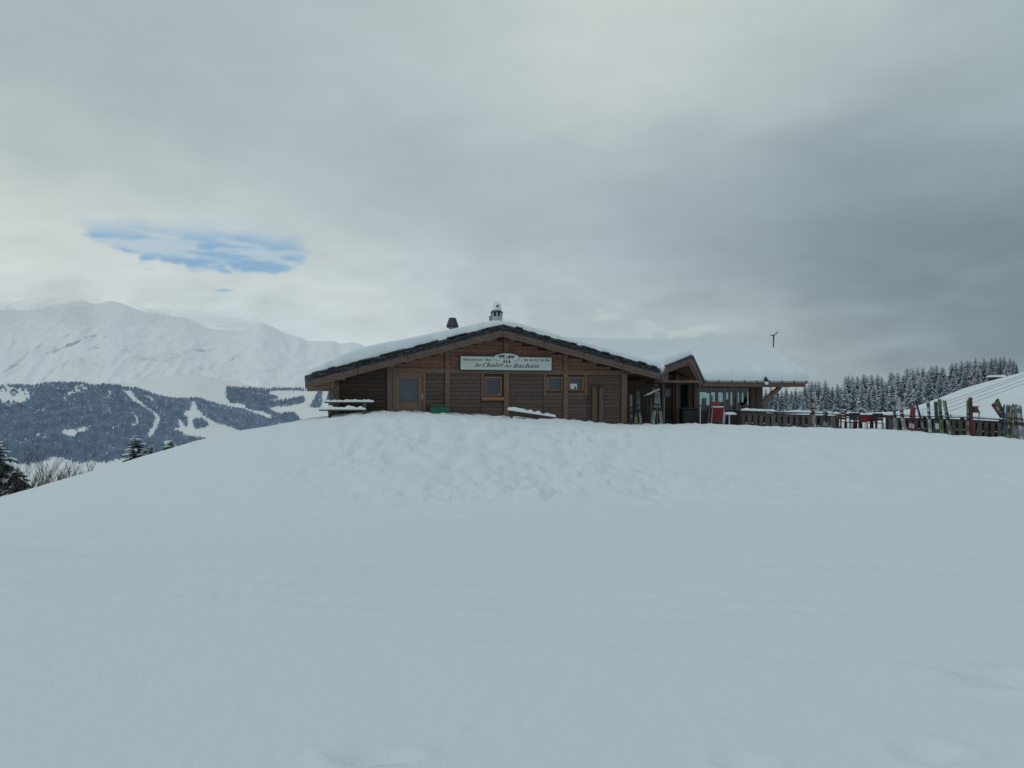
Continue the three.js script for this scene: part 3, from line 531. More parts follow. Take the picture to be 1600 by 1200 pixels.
{
  const d = new THREE.Group(); d.name = 'door'; chalet.add(d); d.userData.label = 'wooden door with one tall glass pane, half buried in snow';
  const [u0, u1] = PX(613.2, 665), v1 = headLow - 0.004;
  for (const [a, b] of [[613.2, 616.5], [660.8, 665.3]]) part('door_frame', boxAt(fu(a), fu(b), LOW, v1, -0.1, 0.04), M.door, d);
  part('door_frame', boxAt(fu(616.6), fu(660.7), fv(638, 587), v1, -0.1, 0.04), M.door, d);
  const a = fu(617), b = fu(660.4), g0 = fu(624), g1 = fu(653.6), vt = fv(638, 587) - 0.003, gt = fv(638, 592), gb = fv(638, 626.5);
  part('stile', boxAt(a, g0, LOW, vt, -0.09, 0.0), M.door, d); part('stile', boxAt(g1, b, LOW, vt, -0.09, 0.0), M.door, d);
  part('top_rail', boxAt(g0 + 0.001, g1 - 0.001, gt, vt, -0.09, 0.0), M.door, d); part('lower_panel', boxAt(g0 + 0.001, g1 - 0.001, LOW, gb, -0.09, -0.012), M.door, d);
  part('bead', boxAt(g0 - 0.02, g1 + 0.02, gb - 0.04, gb + 0.012, -0.02, 0.015), M.post, d);
  pane(d, g0 + 0.004, g1 - 0.004, gb + 0.014, gt - 0.004, -0.05, std(0.045, 0.075, 0.115, 0.9));
  part('handle', boxAt(fu(659.1), fu(660.5), fv(660, 623), fv(660, 616), 0.0, 0.02), M.paper, d); part('handle', boxAt(fu(657.6), fu(660.4), fv(660, 619), fv(660, 618), 0.022, 0.06), M.metal, d);
}

// ---- the wing on the right: eave towards us, glazed terrace front
const EO = -1.0, GO = -2.2, RO = -7.0;
const eaveA = L(1097, 594, EO), eaveB = L(1261, 596.5, EO), ev = (eaveA.y + eaveB.y) / 2, uE0 = fu(1000, EO), uE1 = eaveB.x, uR1 = uE1 + 1.9, rv = fv(1120, 530.5, RO) - 0.45;
const wing = new THREE.Group(); wing.name = 'wing'; chalet.add(wing);
const uA = eaveA.x - 0.05;
{
  const dk = slabRoof(V(uA, ev, EO), V(uE1, ev, EO), V(uR1, rv, RO), V(apex.x + 2, rv, RO), 0.12); dk.computeVertexNormals(); part('deck', dk, M.soffit, wing);
  const bk = slabRoof(V(uR1, rv, RO), V(apex.x + 2, rv, RO), V(apex.x + 2, ev, RO - 6), V(uE1, ev, RO - 6), 0.12); bk.computeVertexNormals(); part('deck', bk, M.soffit, wing);
  const ed = slabRoof(V(fu(985, -2.3), ev + 0.3, -2.3), V(uA - 0.004, ev + 0.3, -2.3), V(uA - 0.004, rv, RO), V(apex.x + 2, rv, RO), 0.1); ed.computeVertexNormals(); part('deck', ed, M.soffit, wing);
  // gutter and fascia beams
  part('gutter', boxAt(uA, uE1 + 0.02, ev - 0.09, ev + 0.005, EO + 0.005, EO + 0.11, 0.02), M.zinc, wing);
  for (let k = 0; k < 9; k++) { const u = lerp(uA + 0.2, uE1 - 0.1, k / 8); part('gutter_bracket', boxAt(u - 0.02, u + 0.02, ev - 0.10, ev + 0.025, EO + 0.0, EO + 0.12, 0.004), M.black, wing); }
  const um = fu(1195, EO); part('fascia_beam', boxAt(uA, um, fv(1150, 604, EO), ev - 0.10, EO - 0.16, EO - 0.0), M.post, wing); part('fascia_beam', boxAt(um + 0.005, uE1 - 0.08, fv(1230, 604.5, EO), ev - 0.10, EO - 0.15, EO - 0.005), M.post, wing);
  part('downpipe_hopper', new THREE.ConeGeometry(0.17, 0.22, 4).rotateY(0.7).translate(um + 0.02, ev + 0.12, EO + 0.04), M.black, wing, 'dark pointed hopper head at the gutter');
  { const s = new THREE.IcosahedronGeometry(0.085, 2).scale(1.25, 0.9, 0.7).translate(um + 0.02, ev - 0.11, EO + 0.12); part('snow_lump', s, M.snowCap, wing); }
  // snow on the wing, running up behind the porch to the ridge
  const yOf = (w) => lerp(ev, rv, w);
  const base = (u, w) => V(lerp(lerp(uA + 0.02, apex.x + 2, smooth(0.05, 1, w)), lerp(uE1 + 0.1, uR1, w), u), yOf(w), lerp(EO + 0.03, RO - 0.1, w));
  part('roof_snow', snowOn(base, 150, 90, 12, 6.8, (u, w) => 0.46 + 0.05 * n2(u * 6, w * 3) - 0.16 * smooth(0.16, 0.02, u) * smooth(0.25, 0, w), 0.3, 8, 0.05), M.snowCap, wing, 'deep snow on the terrace wing');
  const base2 = (u, w) => V(lerp(apex.x + 2, lerp(uR1, uE1, w), u), lerp(rv, ev, w), lerp(RO + 0.1, RO - 6, w)); part('roof_snow', snowOn(base2, 60, 30, 14, 6, () => 0.44, 0.3, 5, 0.04), M.snowCap, wing);
  // glazed front: posts, panes, low wall ; rear wall with its own windows, so that light shows through
  const g0 = fu(1090, GO), g1 = fu(1172, GO), vt = fv(1130, 604, GO), vb = fv(1130, 641, GO), n = 4;
  part('parapet', boxAt(g0, g1, LOW, vb, GO - 0.08, GO), M.plankDark[0], wing);
  for (let k = 0; k < n; k++) { const a = lerp(g0, g1, k / n), b = lerp(g0, g1, (k + 1) / n); part('pane', boxAt(a + 0.03, b - 0.03, vb + 0.03, vt - 0.03, GO - 0.05, GO - 0.042, 0.001), M.glass, wing); if (k) part('mullion', boxAt(a - 0.028, a + 0.028, vb, vt, GO - 0.08, GO - 0.01), M.zinc, wing); }
  part('transom', boxAt(g0, g1, vt - 0.028, vt + 0.25, GO - 0.09, GO - 0.0), M.plankDark[0], wing); part('window_ledge', boxAt(g0, g1, vb + 0.002, vb + 0.028, GO - 0.09, GO + 0.03), M.zinc, wing);
  const tinted = new THREE.MeshPhysicalMaterial({ color: new THREE.Color(0.55, 0.68, 0.68), roughness: 0.03, metalness: 0, transmission: 1, thickness: 0, ior: 1.5 });
  const RW = GO - 4.2, q0 = g0 - 2.5, q1 = fu(1190, RW), ra = fv(1130, 633, RW), rb = fv(1130, 613, RW);
  const ops = [[1092, 1117], [1121, 1129.5], [1133, 1137.5], [1140, 1144], [1151.5, 1154.5], [1157.5, 1161.5], [1166, 1171.5]].map(([a, b]) => [fu(a, RW), fu(b, RW)]);
  const sh = new THREE.Shape(); sh.moveTo(q0, LOW); sh.lineTo(q1, LOW); sh.lineTo(q1, rv - 0.3); sh.lineTo(q0, rv - 0.3); sh.closePath();
  for (const [a, b] of ops) { const h = new THREE.Path(); h.moveTo(a, ra); h.lineTo(b, ra); h.lineTo(b, rb); h.lineTo(a, rb); h.closePath(); sh.holes.push(h); }
  part('rear_wall', new THREE.ExtrudeGeometry(sh, { depth: 0.1, bevelEnabled: false }).translate(0, 0, RW), M.room, wing);
  for (const [a, b] of ops) part('rear_pane', boxAt(a, b, ra, rb, RW + 0.04, RW + 0.046, 0.001), tinted, wing);
  // tables, a counter and hanging lamps inside, dark against the rear windows
  for (const [px, w, py] of [[1100, 0.10, 622], [1111, 0.05, 618], [1126, 0.16, 628], [1138, 0.09, 624], [1156, 0.2, 629]]) { const z = RW + 1.2, u = fu(px, z); part('furniture', boxAt(u - w, u + w, 0.38, fv(px, py, z), z - 0.1, z + 0.1, 0.03), M.room, wing); }
  for (const px of [1107, 1131, 1148, 1164]) { const z = RW + 1.6, u = fu(px, z), y = fv(px, 612, z); part('pendant_lamp', new THREE.ConeGeometry(0.14, 0.16, 12).translate(u, y, z), M.black, wing); part('lamp_cord', rodAt(V(u, y + 0.07, z), V(u, vt + 0.1, z), 0.008, 0.008, 5), M.black, wing); }
  part('ceiling', boxAt(q0, fu(1186, GO), vt + 0.1, vt + 0.14, RW + 0.11, GO - 0.1), M.room, wing); part('floor', boxAt(q0, fu(1186, GO), LOW - 0.05, 0.38, RW + 0.11, GO - 0.1), M.room, wing);
  { const sh = new THREE.Shape(), e0 = fu(1184, GO); sh.moveTo(e0, -(GO - 0.3)); sh.lineTo(e0 + 0.09, -(GO - 0.3)); sh.lineTo(q1 + 0.05, -RW); sh.lineTo(q1 - 0.04, -RW); sh.closePath(); part('end_wall', new THREE.ExtrudeGeometry(sh, { depth: vt + 0.3 - LOW, bevelEnabled: false }).rotateX(-Math.PI / 2).translate(0, LOW, 0), M.plankLow[0], wing); }
  // corner posts and the diagonal brace of the open end
  for (const [a, b, z] of [[1173, 1181, GO + 0.02], [1182, 1192, GO + 0.05]]) part('post', boxAt(fu(a, z), fu(b, z), LOW, fv(1180, 604, GO) + 0.1, z - 0.22, z), M.plankLow[1], wing);
  const bz = EO - 0.35; part('brace', barAt(L(1189, 632, bz), L(1219, 604.5, bz), 0.19, 0.16), M.post, wing);
  part('end_beam', boxAt(fu(1192, GO), uE1 - 0.1, fv(1230, 604.5, GO) - 0.02, fv(1230, 604.5, GO) + 0.18, GO - 0.2, GO - 0.02), M.soffit, wing);
}
// front wall of the passage between the two roofs
{
  const pz = -2.6, a = fu(981, pz), b = fu(1064, pz), top = fv(1020, 584, pz);
  const win = [fu(1039.5, pz), fu(1048.5, pz), fv(1044, 620, pz), fv(1044, 605, pz)];
  planks(wing, a, win[0] - 0.06, LOW, top + 0.5, pz, M.plankLow); planks(wing, win[1] + 0.06, b, LOW, top + 0.5, pz, M.plankLow);
  planks(wing, win[0] - 0.055, win[1] + 0.055, LOW, win[2] - 0.06, pz, M.plankLow); planks(wing, win[0] - 0.055, win[1] + 0.055, win[3] + 0.07, top + 0.5, pz, M.plankLow);
  part('wall_core', boxAt(a, b, LOW, top + 0.5, pz - 0.2, pz - 0.06), M.plankDark[0], wing);
  const w = new THREE.Group(); w.name = 'window'; wing.add(w);
  frameBars(w, win[0] - 0.05, win[1] + 0.05, win[2] - 0.05, win[3] + 0.06, 0.05, pz - 0.05, pz + 0.02, M.post); part('pane', boxAt(win[0], win[1], win[2], win[3], pz - 0.04, pz - 0.034, 0.001), M.glass, w);
  part('jamb', boxAt(fu(1050, pz), fu(1055, pz), LOW, top + 0.4, pz, pz + 0.12), M.post, wing);
  // recessed entrance
  part('entry_back', boxAt(b, fu(1090, GO), LOW, top + 0.6, pz - 1.4, pz - 1.3), M.plankDark[1], wing);
  part('entry_side', boxAt(b - 0.05, b, LOW, top + 0.5, pz - 1.3, pz - 0.21), M.plankDark[0], wing);
  const e0 = fu(1074, pz - 1.25), e1 = fu(1089, pz - 1.25); part('entry_door', boxAt(e0, e1, LOW, fv(1080, 600, pz - 1.25), pz - 1.28, pz - 1.22), M.door, wing);
  part('door_handle', boxAt(e0 + 0.06, e0 + 0.09, fv(1080, 634, pz), fv(1080, 624, pz), pz - 1.21, pz - 1.17), M.metal, wing);
  for (const px of [1057.5, 1086]) { const u = fu(px, -1.6); part('porch_post', boxAt(u - 0.09, u + 0.09, LOW, fv(1070, 596, -1.6) + 0.35, -1.7, -1.5), M.plankLow[1], wing); }
}
// porch roof: a beak between the two roofs, its tip towards us
{
  const porch = new THREE.Group(); porch.name = 'porch_roof'; chalet.add(porch);
  const T = L(1080, 554.5, 1.0), PL = L(1039, 571.5, 1.0), PR = L(1098, 594, EO + 0.04), Rk = V(T.x, T.y, -3.5), PLb = V(PL.x, PL.y, -3.5), dn = (p, k) => V(p.x, p.y - k, p.z);
  const a = slabRoof(dn(PL, 0.13), dn(T, 0.13), dn(Rk, 0.13), dn(PLb, 0.13), 0.07); a.computeVertexNormals(); part('deck', a, M.soffit, porch);
  const b = geom([...[T, PR, Rk].flatMap((p) => [p.x, p.y - 0.13, p.z]), ...[T, PR, Rk].flatMap((p) => [p.x, p.y - 0.20, p.z])], [0, 1, 2, 3, 5, 4, 0, 3, 4, 0, 4, 1, 1, 4, 5, 1, 5, 2], [0, 0, 1, 0, 0, 1, 0, 0, 1, 0, 0, 1]).toNonIndexed(); b.computeVertexNormals(); part('deck', b, M.soffit, porch);
  const edge = (p, q, n) => {
    for (let i = 0; i < n; i++) { const s = p.clone().lerp(q, i / n + 0.004), e = p.clone().lerp(q, (i + 1) / n - 0.004); part('slate', barAt(dn(s, 0.04 + rr(0, 0.015)), dn(e, 0.05), 0.09, 0.22, 0.012), pick(M.slate), porch); }
    part('barge_board', barAt(dn(p, 0.20), dn(q, 0.20), 0.19, 0.05), M.barge, porch); const off = V(-0.06, 0, -0.07); part('lower_barge_board', barAt(dn(p, 0.33).add(off), dn(q, 0.33).add(off), 0.12, 0.05), M.barge, porch);
  };
  edge(PL, T, 5); edge(T, PR, 8);
  part('ridge_beam', boxAt(T.x - 0.1, T.x + 0.1, T.y - 0.45, T.y - 0.22, -2.4, 0.8), M.soffit, porch);
  part('tie_beam', boxAt(PL.x, fu(1094, 0), fv(1060, 598, 0), fv(1060, 594, 0), -0.1, 0.08), M.soffit, porch);
  part('eave_end', boxAt(fu(1033.5, 0.6), fu(1044.5, 0.6), fv(1039, 597, 0.6), fv(1039, 584, 0.6), 0.3, 0.6), M.grey[2], porch);
  const e0 = fu(1040, 0), e1 = fu(1045, 0); part('post', boxAt(fu(1035, -0.6), fu(1038.5, -0.6), LOW, fv(1037, 590, -0.6), -0.75, -0.6), M.plankLow[1], porch);
  const base = (u, w) => V(lerp(PL.x - 0.02, T.x + 0.06, u), lerp(PL.y, T.y, u), lerp(0.93, -3.4, w)); part('roof_snow', snowOn(base, 40, 40, 1.3, 4.3, (u) => 0.42 - 0.10 * u, 0.22, 2, 0.03), M.snowCap, porch);
  const base2 = (u, w) => { const f = T.clone().lerp(PR, u), k = Rk.clone().lerp(V(PR.x, PR.y, -3.4), u); return V(lerp(f.x, k.x, w) + 0.02, lerp(f.y, k.y + 0.3, w), lerp(f.z - 0.02, k.z, w)); }; part('roof_snow', snowOn(base2, 30, 30, 1.6, 3, (u) => 0.30 + 0.1 * u, 0.2, 4, 0.03), M.snowCap, porch);
}
// snow hanging in the valley at the end of the main roof
{
  const c = L(1037, 576, 0.9), s = new THREE.SphereGeometry(0.2, 18, 14), P = s.attributes.position; for (let i = 0; i < P.count; i++) { const f = 1 + 0.2 * n3(P.getX(i) * 5, P.getY(i) * 5, P.getZ(i) * 5); P.setXYZ(i, P.getX(i) * f * 0.85, P.getY(i) * f * 1.15, P.getZ(i) * f * 3); } s.computeVertexNormals(); s.translate(c.x, c.y, c.z - 0.5); part('valley_snow', s, M.snowCap, chalet);
}

// ---- from the chalet's frame to the world
chalet.updateMatrixWorld(true);
const W = (px, py, off) => L(px, py, off).applyMatrix4(chalet.matrixWorld);
function hung(t) { t.rotation.y = TH; return t; }
// the sign
{
  const s = hung(thing('sign', 'long white restaurant sign with a green edge above the windows', 'sign')), a = L(720.5, 567, 0.12), b = L(863, 569, 0.12), w = b.x - a.x, sc = w / 142.5, h = 20.5 * sc, c = W(791.5, 578.6, 0.12);
  s.position.copy(c);
  const outline = (g) => { const sh = new THREE.Shape(), rx = 20.8 * sc + g, ry = 7.4 * sc + g, cy = 19 * sc, xa = Math.sqrt(Math.max(0, 1 - ((h + g - cy) / ry) ** 2)) * rx; sh.moveTo(-w / 2 - g, -g); sh.lineTo(w / 2 + g, -g); sh.lineTo(w / 2 + g, h + g); sh.lineTo(xa, h + g); const t0 = Math.atan2((h + g - cy) / ry, xa / rx); for (let k = 1; k < 24; k++) { const t = lerp(t0, Math.PI - t0, k / 24); sh.lineTo(Math.cos(t) * rx, cy + Math.sin(t) * ry); } sh.lineTo(-xa, h + g); sh.lineTo(-w / 2 - g, h + g); sh.closePath(); return sh; };
  part('board', new THREE.ExtrudeGeometry(outline(0.025), { depth: 0.04, bevelEnabled: false }), std(0.02, 0.07, 0.05, 0.6), s, 'dark green backing board');
  const cv = document.createElement('canvas'); cv.width = 2048; cv.height = 512; const x = cv.getContext('2d'), K = 2048 / 142.5, Y = (py) => (577.6 - 0 - py) , top = 26;
  x.fillStyle = '#d3dbd5'; x.fillRect(0, 0, 2048, 512);
  const H = 512 / K, yy = (up) => 512 - up * K;           // `up` in frame pixels above the lower edge
  x.fillStyle = '#4d5a57'; x.font = '64px sans-serif'; x.textBaseline = 'alphabetic';
  const fit = (t, x0, x1, up, font, col, sk = 0) => { x.save(); x.font = font; x.fillStyle = col; const m = x.measureText(t).width; x.translate(x0 * K, yy(up)); x.transform((x1 - x0) * K / m, 0, sk, 1, 0, 0); x.fillText(t, 0, 0); x.restore(); };
  fit('Restaurant • Bar', 4, 48, 13.6, 'bold 66px sans-serif', '#1c2423'); fit('04 50 93 36 08', 98, 138.5, 14.2, 'bold 64px sans-serif', '#1c2423'); fit('en terrasse', 4, 20.5, 10, '34px sans-serif', '#93a09c');
  fit('le', 21, 30, 4.6, 'italic bold 116px serif', '#33191d', -0.25); fit('Chalet', 32, 64.5, 4.6, 'italic bold 120px serif', '#33191d', -0.25); fit('des', 66.5, 78.5, 4.4, 'italic bold 84px serif', '#33191d', -0.25); fit('Bachais', 80, 121.5, 4.0, 'italic bold 120px serif', '#33191d', -0.25);
  x.strokeStyle = '#23302e'; x.lineWidth = 9; x.fillStyle = '#dbe2dc'; x.beginPath(); x.ellipse(71 * K, yy(19), 20 * K, 6.6 * K, 0, 0, 6.3); x.fill(); x.beginPath(); x.ellipse(71 * K, yy(19), 20 * K, 6.6 * K, 0, Math.PI * 0.68, Math.PI * 2.32); x.stroke();
  const cow = (cx, up, f) => { x.save(); x.translate(cx * K, yy(up)); x.scale(f * K, K); x.fillStyle = '#4a3a3c'; x.beginPath(); x.ellipse(0, -1.6, 4.3, 1.9, 0, 0, 6.3); x.fill(); x.fillRect(-3.6, -1, 0.9, 3); x.fillRect(-2.2, -1, 0.8, 3); x.fillRect(2, -1, 0.8, 3); x.fillRect(3.2, -1, 0.9, 3); x.beginPath(); x.ellipse(5.2, -2, 1.7, 1.1, 0.5, 0, 6.3); x.fill(); x.fillStyle = '#b89a98'; x.beginPath(); x.ellipse(0.6, -1.5, 1.3, 1, 0, 0, 6.3); x.fill(); x.restore(); };
  cow(64, 19.6, -1); cow(77, 19, 1); x.fillStyle = '#b6a1a1'; x.beginPath(); x.moveTo(68 * K, yy(17.5)); x.lineTo(72 * K, yy(22)); x.lineTo(75 * K, yy(17.5)); x.fill();
  for (const cx of [67, 71, 75.5]) { x.fillStyle = '#12201c'; for (const [o, ww] of [[0, 1.9], [1.4, 1.5], [2.7, 1]]) { x.beginPath(); x.moveTo((cx - ww) * K, yy(11.5 + o)); x.lineTo((cx + ww) * K, yy(11.5 + o)); x.lineTo(cx * K, yy(14 + o)); x.fill(); } x.fillRect((cx - 0.3) * K, yy(11.6), 0.6 * K, 1.2 * K); }
  const t = new THREE.CanvasTexture(cv); t.colorSpace = THREE.SRGBColorSpace; t.magFilter = THREE.LinearFilter; t.anisotropy = 8;
  const g = new THREE.ShapeGeometry(outline(-0.012), 24), P = g.attributes.position, uv = []; for (let i = 0; i < P.count; i++) uv.push((P.getX(i) + w / 2) / w, (P.getY(i) / sc) / H); g.setAttribute('uv', new THREE.Float32BufferAttribute(uv, 2)); g.translate(0, 0, 0.044);
  part('face', g, std(1, 1, 1, 0.45, { map: t }), s, 'printed white face of the sign');
}
// wind turbine on the far ridge
{
  const t = thing('wind_turbine', 'small dark wind turbine on the snowy wing roof', 'turbine'), p = W(1208.5, 534, RO), k = 44 / F; t.position.copy(p);
  part('mast', rodAt(V(0, -0.75, 0), V(0, 9 * k, 0), 0.035, 0.03, 8), M.black, t); part('hub', new THREE.SphereGeometry(0.055, 10, 8).translate(0, 9.6 * k, 0.03), M.black, t);
  for (const [dx, dy] of [[-6, 0.8], [6.6, 5.6], [0.3, -7]]) part('blade', barAt(V(0, 9.6 * k, 0.05), V(dx * k, (9.6 + dy) * k, 0.05), 0.05, 0.014), M.black, t);
}
// ---------------------------------------------------------------- things round the chalet
const onGround = (x, z, dy = 0) => V(x, groundY(x, z) + dy, z);
function pxGround(px, d) { const x = (px - 800) / F * d; return onGround(x, -d); }
// green box against the wall
{ const p = W(686.5, 637, 0.36), g = hung(thing('storage_box', 'green plastic box standing against the wall beside the door', 'box')); g.position.set(p.x, EYE + (HY - 650) / F * 32, p.z); const w = 29 / 37.5; part('body', boxAt(-w / 2, w / 2, -0.2, 0.40, -0.2, 0.2, 0.03), M.green, g); part('lid', boxAt(-w / 2 - 0.015, w / 2 + 0.015, 0.403, 0.46, -0.215, 0.215, 0.02), M.green, g); }
// picnic table to the left of the house
{
  const d = 29.3, s = d / F, y = (py) => (HY - py) * s + EYE, t = thing('picnic_table', 'snow-covered wooden picnic table beside the left end of the chalet', 'table'); t.position.set((541 - 800) * s, y(652), -d); t.rotation.y = 0.16;
  const X = (px) => (px - 541) * s * 1.012, Yy = (py) => y(py) - y(652);
  for (let k = 0; k < 3; k++) part('table_board', boxAt(X(506), X(582), Yy(630), Yy(630) + 0.045, -0.75 - k * 0.25, -0.52 - k * 0.25), M.grey[k % 2], t);
  for (let k = 0; k < 2; k++) part('bench_board', boxAt(X(501), X(573), Yy(642), Yy(642) + 0.05, 0.02 + k * 0.16, 0.16 + k * 0.16), M.greyRail, t);
  for (let k = 0; k < 2; k++) part('bench_board', boxAt(X(503), X(578), Yy(642), Yy(642) + 0.05, -1.85 + k * 0.16, -1.71 + k * 0.16), M.greyRail, t);
  for (const px of [516, 568]) { part('leg', barAt(V(X(px), -0.3, 0.28), V(X(px), Yy(631), -0.55), 0.12, 0.07), M.greyRail, t); part('leg', barAt(V(X(px), -0.3, -1.7), V(X(px), Yy(631), -0.95), 0.12, 0.07), M.greyRail, t); part('cross_beam', boxAt(X(px) - 0.05, X(px) + 0.05, Yy(645.5), Yy(642.3), -1.85, 0.3), M.greyRail, t); }
  part('table_snow', snowOn((u, w) => V(lerp(X(505), X(582.5), u), Yy(630) + 0.045, lerp(-1.26, -0.5, w)), 70, 16, 2, 0.75, (u) => 0.085 + 0.03 * n2(u * 9, 1), 0.07, 4, 0.03), M.snowCap, t);
  part('bench_snow', snowOn((u, w) => V(lerp(X(501), X(571), u), Yy(642) + 0.05, lerp(0.015, 0.325, w)), 70, 12, 1.75, 0.3, (u) => 0.11 + 0.07 * n2(u * 5, 3), 0.07, 9, 0.04), M.snowCap, t);
}
// drifted snow beside the table and a half buried bench before the wall
{
  const d = 30.6, s = d / F, t = thing('bench', 'tilted wooden bench half buried in snow under the small windows', 'bench'), a = at(793, 640.5, d), b = at(868.5, 651.5, d + 0.5); t.position.set((a.x + b.x) / 2, (a.y + b.y) / 2 - 0.35, (a.z + b.z) / 2);
  const q = (p) => p.clone().sub(t.position), A = q(a), B = q(b);
  for (let k = 0; k < 2; k++) { const o = V(0, -0.03, 0.1 - k * 0.17); part('seat_board', barAt(A.clone().add(o), B.clone().add(o), 0.05, 0.15), M.greyRail, t); }
  for (const f of [0.08, 0.9]) { const p = A.clone().lerp(B, f); part('leg', boxAt(p.x - 0.05, p.x + 0.05, p.y - 0.6, p.y - 0.06, p.z - 0.12, p.z + 0.14), M.greyRail, t); }
  part('apron', barAt(A.clone().add(V(0.1, -0.13, 0.14)), B.clone().add(V(-0.1, -0.13, 0.14)), 0.14, 0.03), M.plankDark[0], t);
  part('bench_snow', snowOn((u, w) => { const p = A.clone().lerp(B, u); return V(p.x, p.y - 0.01, p.z + lerp(0.2, -0.16, w)); }, 70, 12, 2, 0.36, (u) => 0.10 + 0.06 * n2(u * 5, 8) + 0.03 * (1 - u), 0.07, 1, 0.03), M.snowCap, t);
}
// two boards standing against the wall
for (const [a, b, mat, label] of [[925, 933, woodMat(0.17, 0.135, 0.075), 'wide olive-brown timber board leaning on the wall near the corner'], [936, 942.5, M.plankLow[3], 'narrow brown timber board leaning on the wall near the corner']]) {
  const p = W((a + b) / 2, 640, 0.16), g = hung(thing('timber_board', label, 'board')), k = 33.8 / F; g.position.set(p.x, groundY(p.x, p.z) - 0.12, p.z);
  const top = EYE + (HY - 605.5) * k - g.position.y; const m = part('board', boxAt(-(b - a) * k / 2, (b - a) * k / 2, 0, top, -0.04, 0.04, 0.012), mat, g); part('end_cap', boxAt(-(b - a) * k / 2 - 0.03, (b - a) * k / 2 + 0.03, top + 0.002, top + 0.05, -0.06, 0.06), M.plankDark[1], g);
}

// skis: a blade with a curved tip and tapered waist, standing up along +y, base towards +z
function skiGeo(len, wid, x0 = 0, z0 = 0, bend = 0.06) {
  const n = 18, pos = [], idx = [];
  for (let i = 0; i <= n; i++) {
    const t = i / n, w = wid * (t > 0.93 ? Math.sqrt(1 - ((t - 0.93) / 0.07) ** 2 * 0.92) : 0.82 + 0.18 * (2 * t - 1) ** 2) / 2, tip = Math.max(0, t - 0.88) / 0.12, tail = Math.max(0, 0.03 - t) / 0.03, z = z0 + bend * tip * tip - 0.02 * Math.sin(Math.PI * t) + 0.01 * tail, th = lerp(0.016, 0.008, Math.abs(2 * t - 1));
    for (const [sx, sz] of [[-1, 1], [1, 1], [1, -1], [-1, -1]]) pos.push(x0 + sx * w, t * len, z + sz * th / 2);
  }
  for (let i = 0; i < n; i++) for (let k = 0; k < 4; k++) { const a = i * 4 + k, b = i * 4 + (k + 1) % 4; idx.push(a, a + 4, b + 4, a, b + 4, b); }
  idx.push(0, 1, 2, 0, 2, 3); const e = n * 4; idx.push(e, e + 2, e + 1, e, e + 3, e + 2);
  const g = geom(pos, idx).toNonIndexed(); g.computeVertexNormals(); return g;
}
const ink = (r, g, b, rough = 0.4) => std(r, g, b, rough);
function poseOn(o, base, top) { const y = top.clone().sub(base), len = y.length(); y.normalize(); const z = V(-base.x * 0.6, 0, -base.z).normalize(), x = new THREE.Vector3().crossVectors(y, z).normalize(); z.crossVectors(x, y); o.quaternion.setFromRotationMatrix(new THREE.Matrix4().makeBasis(x, y, z)); o.position.copy(base); return len; }
function skis(label, b, t, d0, d1, wid, colA, colB, opt = {}) {
  const g = thing(opt.board ? 'snowboard' : 'ski_pair', label, opt.board ? 'snowboard' : 'skis', 'skis parked at the chalet'), base = at(b[0], b[1], d0), top = at(t[0], t[1], d1);
  const gy = groundY(base.x, base.z); if (opt.free !== true) base.y = Math.min(base.y, gy + 0.03);
  const len = poseOn(g, base, top), W2 = wid / 2;
  const two = (x, z, col, tipCol) => { part('ski', skiGeo(len, W2 * 0.95, x, z), col, g); if (tipCol) part('tip_panel', boxAt(x - W2 * 0.36, x + W2 * 0.36, len * 0.78, len * 0.9, z - 0.005, z + 0.013, 0.003), tipCol, g); part('stripe', boxAt(x - W2 * 0.34, x + W2 * 0.34, len * 0.12, len * 0.3, z - 0.006, z + 0.012, 0.003), opt.stripe || C.grey, g); part('binding', boxAt(x - W2 * 0.42, x + W2 * 0.42, len * 0.42, len * 0.50, z + 0.01, z + 0.07, 0.012), M.black, g); part('binding', boxAt(x - W2 * 0.36, x + W2 * 0.36, len * 0.58, len * 0.62, z + 0.01, z + 0.06, 0.012), M.black, g); };
  const sp = opt.spread ?? 0.46;
  two(-W2 * sp, 0, colA, opt.tip); two(W2 * sp, -0.05, colB || colA, opt.tip);
  return g;
}
function pole(label, b, t, d0, d1, mat, basket = true) {
  const g = thing('ski_pole', label, 'ski pole', 'ski poles parked at the chalet'), base = at(b[0], b[1], d0), top = at(t[0], t[1], d1); base.y = Math.min(base.y, groundY(base.x, base.z) + 0.02); const len = poseOn(g, base, top);
  part('shaft', rodAt(V(0, 0, 0), V(0, len - 0.13, 0), 0.008, 0.012, 7), mat, g); part('grip', rodAt(V(0, len - 0.13, 0), V(0, len, 0), 0.019, 0.022, 8), M.black, g); part('basket', new THREE.CylinderGeometry(0.045, 0.045, 0.012, 12).translate(0, 0.07, 0), M.black, g); return g;
}
const C = { white: ink(0.37, 0.39, 0.41), pale: ink(0.22, 0.25, 0.245), black: ink(0.02, 0.022, 0.028), navy: ink(0.03, 0.045, 0.10), lime: ink(0.085, 0.15, 0.035), olive: ink(0.075, 0.09, 0.035), yellow: ink(0.19, 0.20, 0.06), red: ink(0.22, 0.025, 0.03), maroon: ink(0.14, 0.02, 0.03), teal: ink(0.035, 0.10, 0.12), brown: ink(0.17, 0.10, 0.07), grey: ink(0.2, 0.21, 0.23), blue: ink(0.045, 0.09, 0.15), orange: ink(0.45, 0.16, 0.05) };
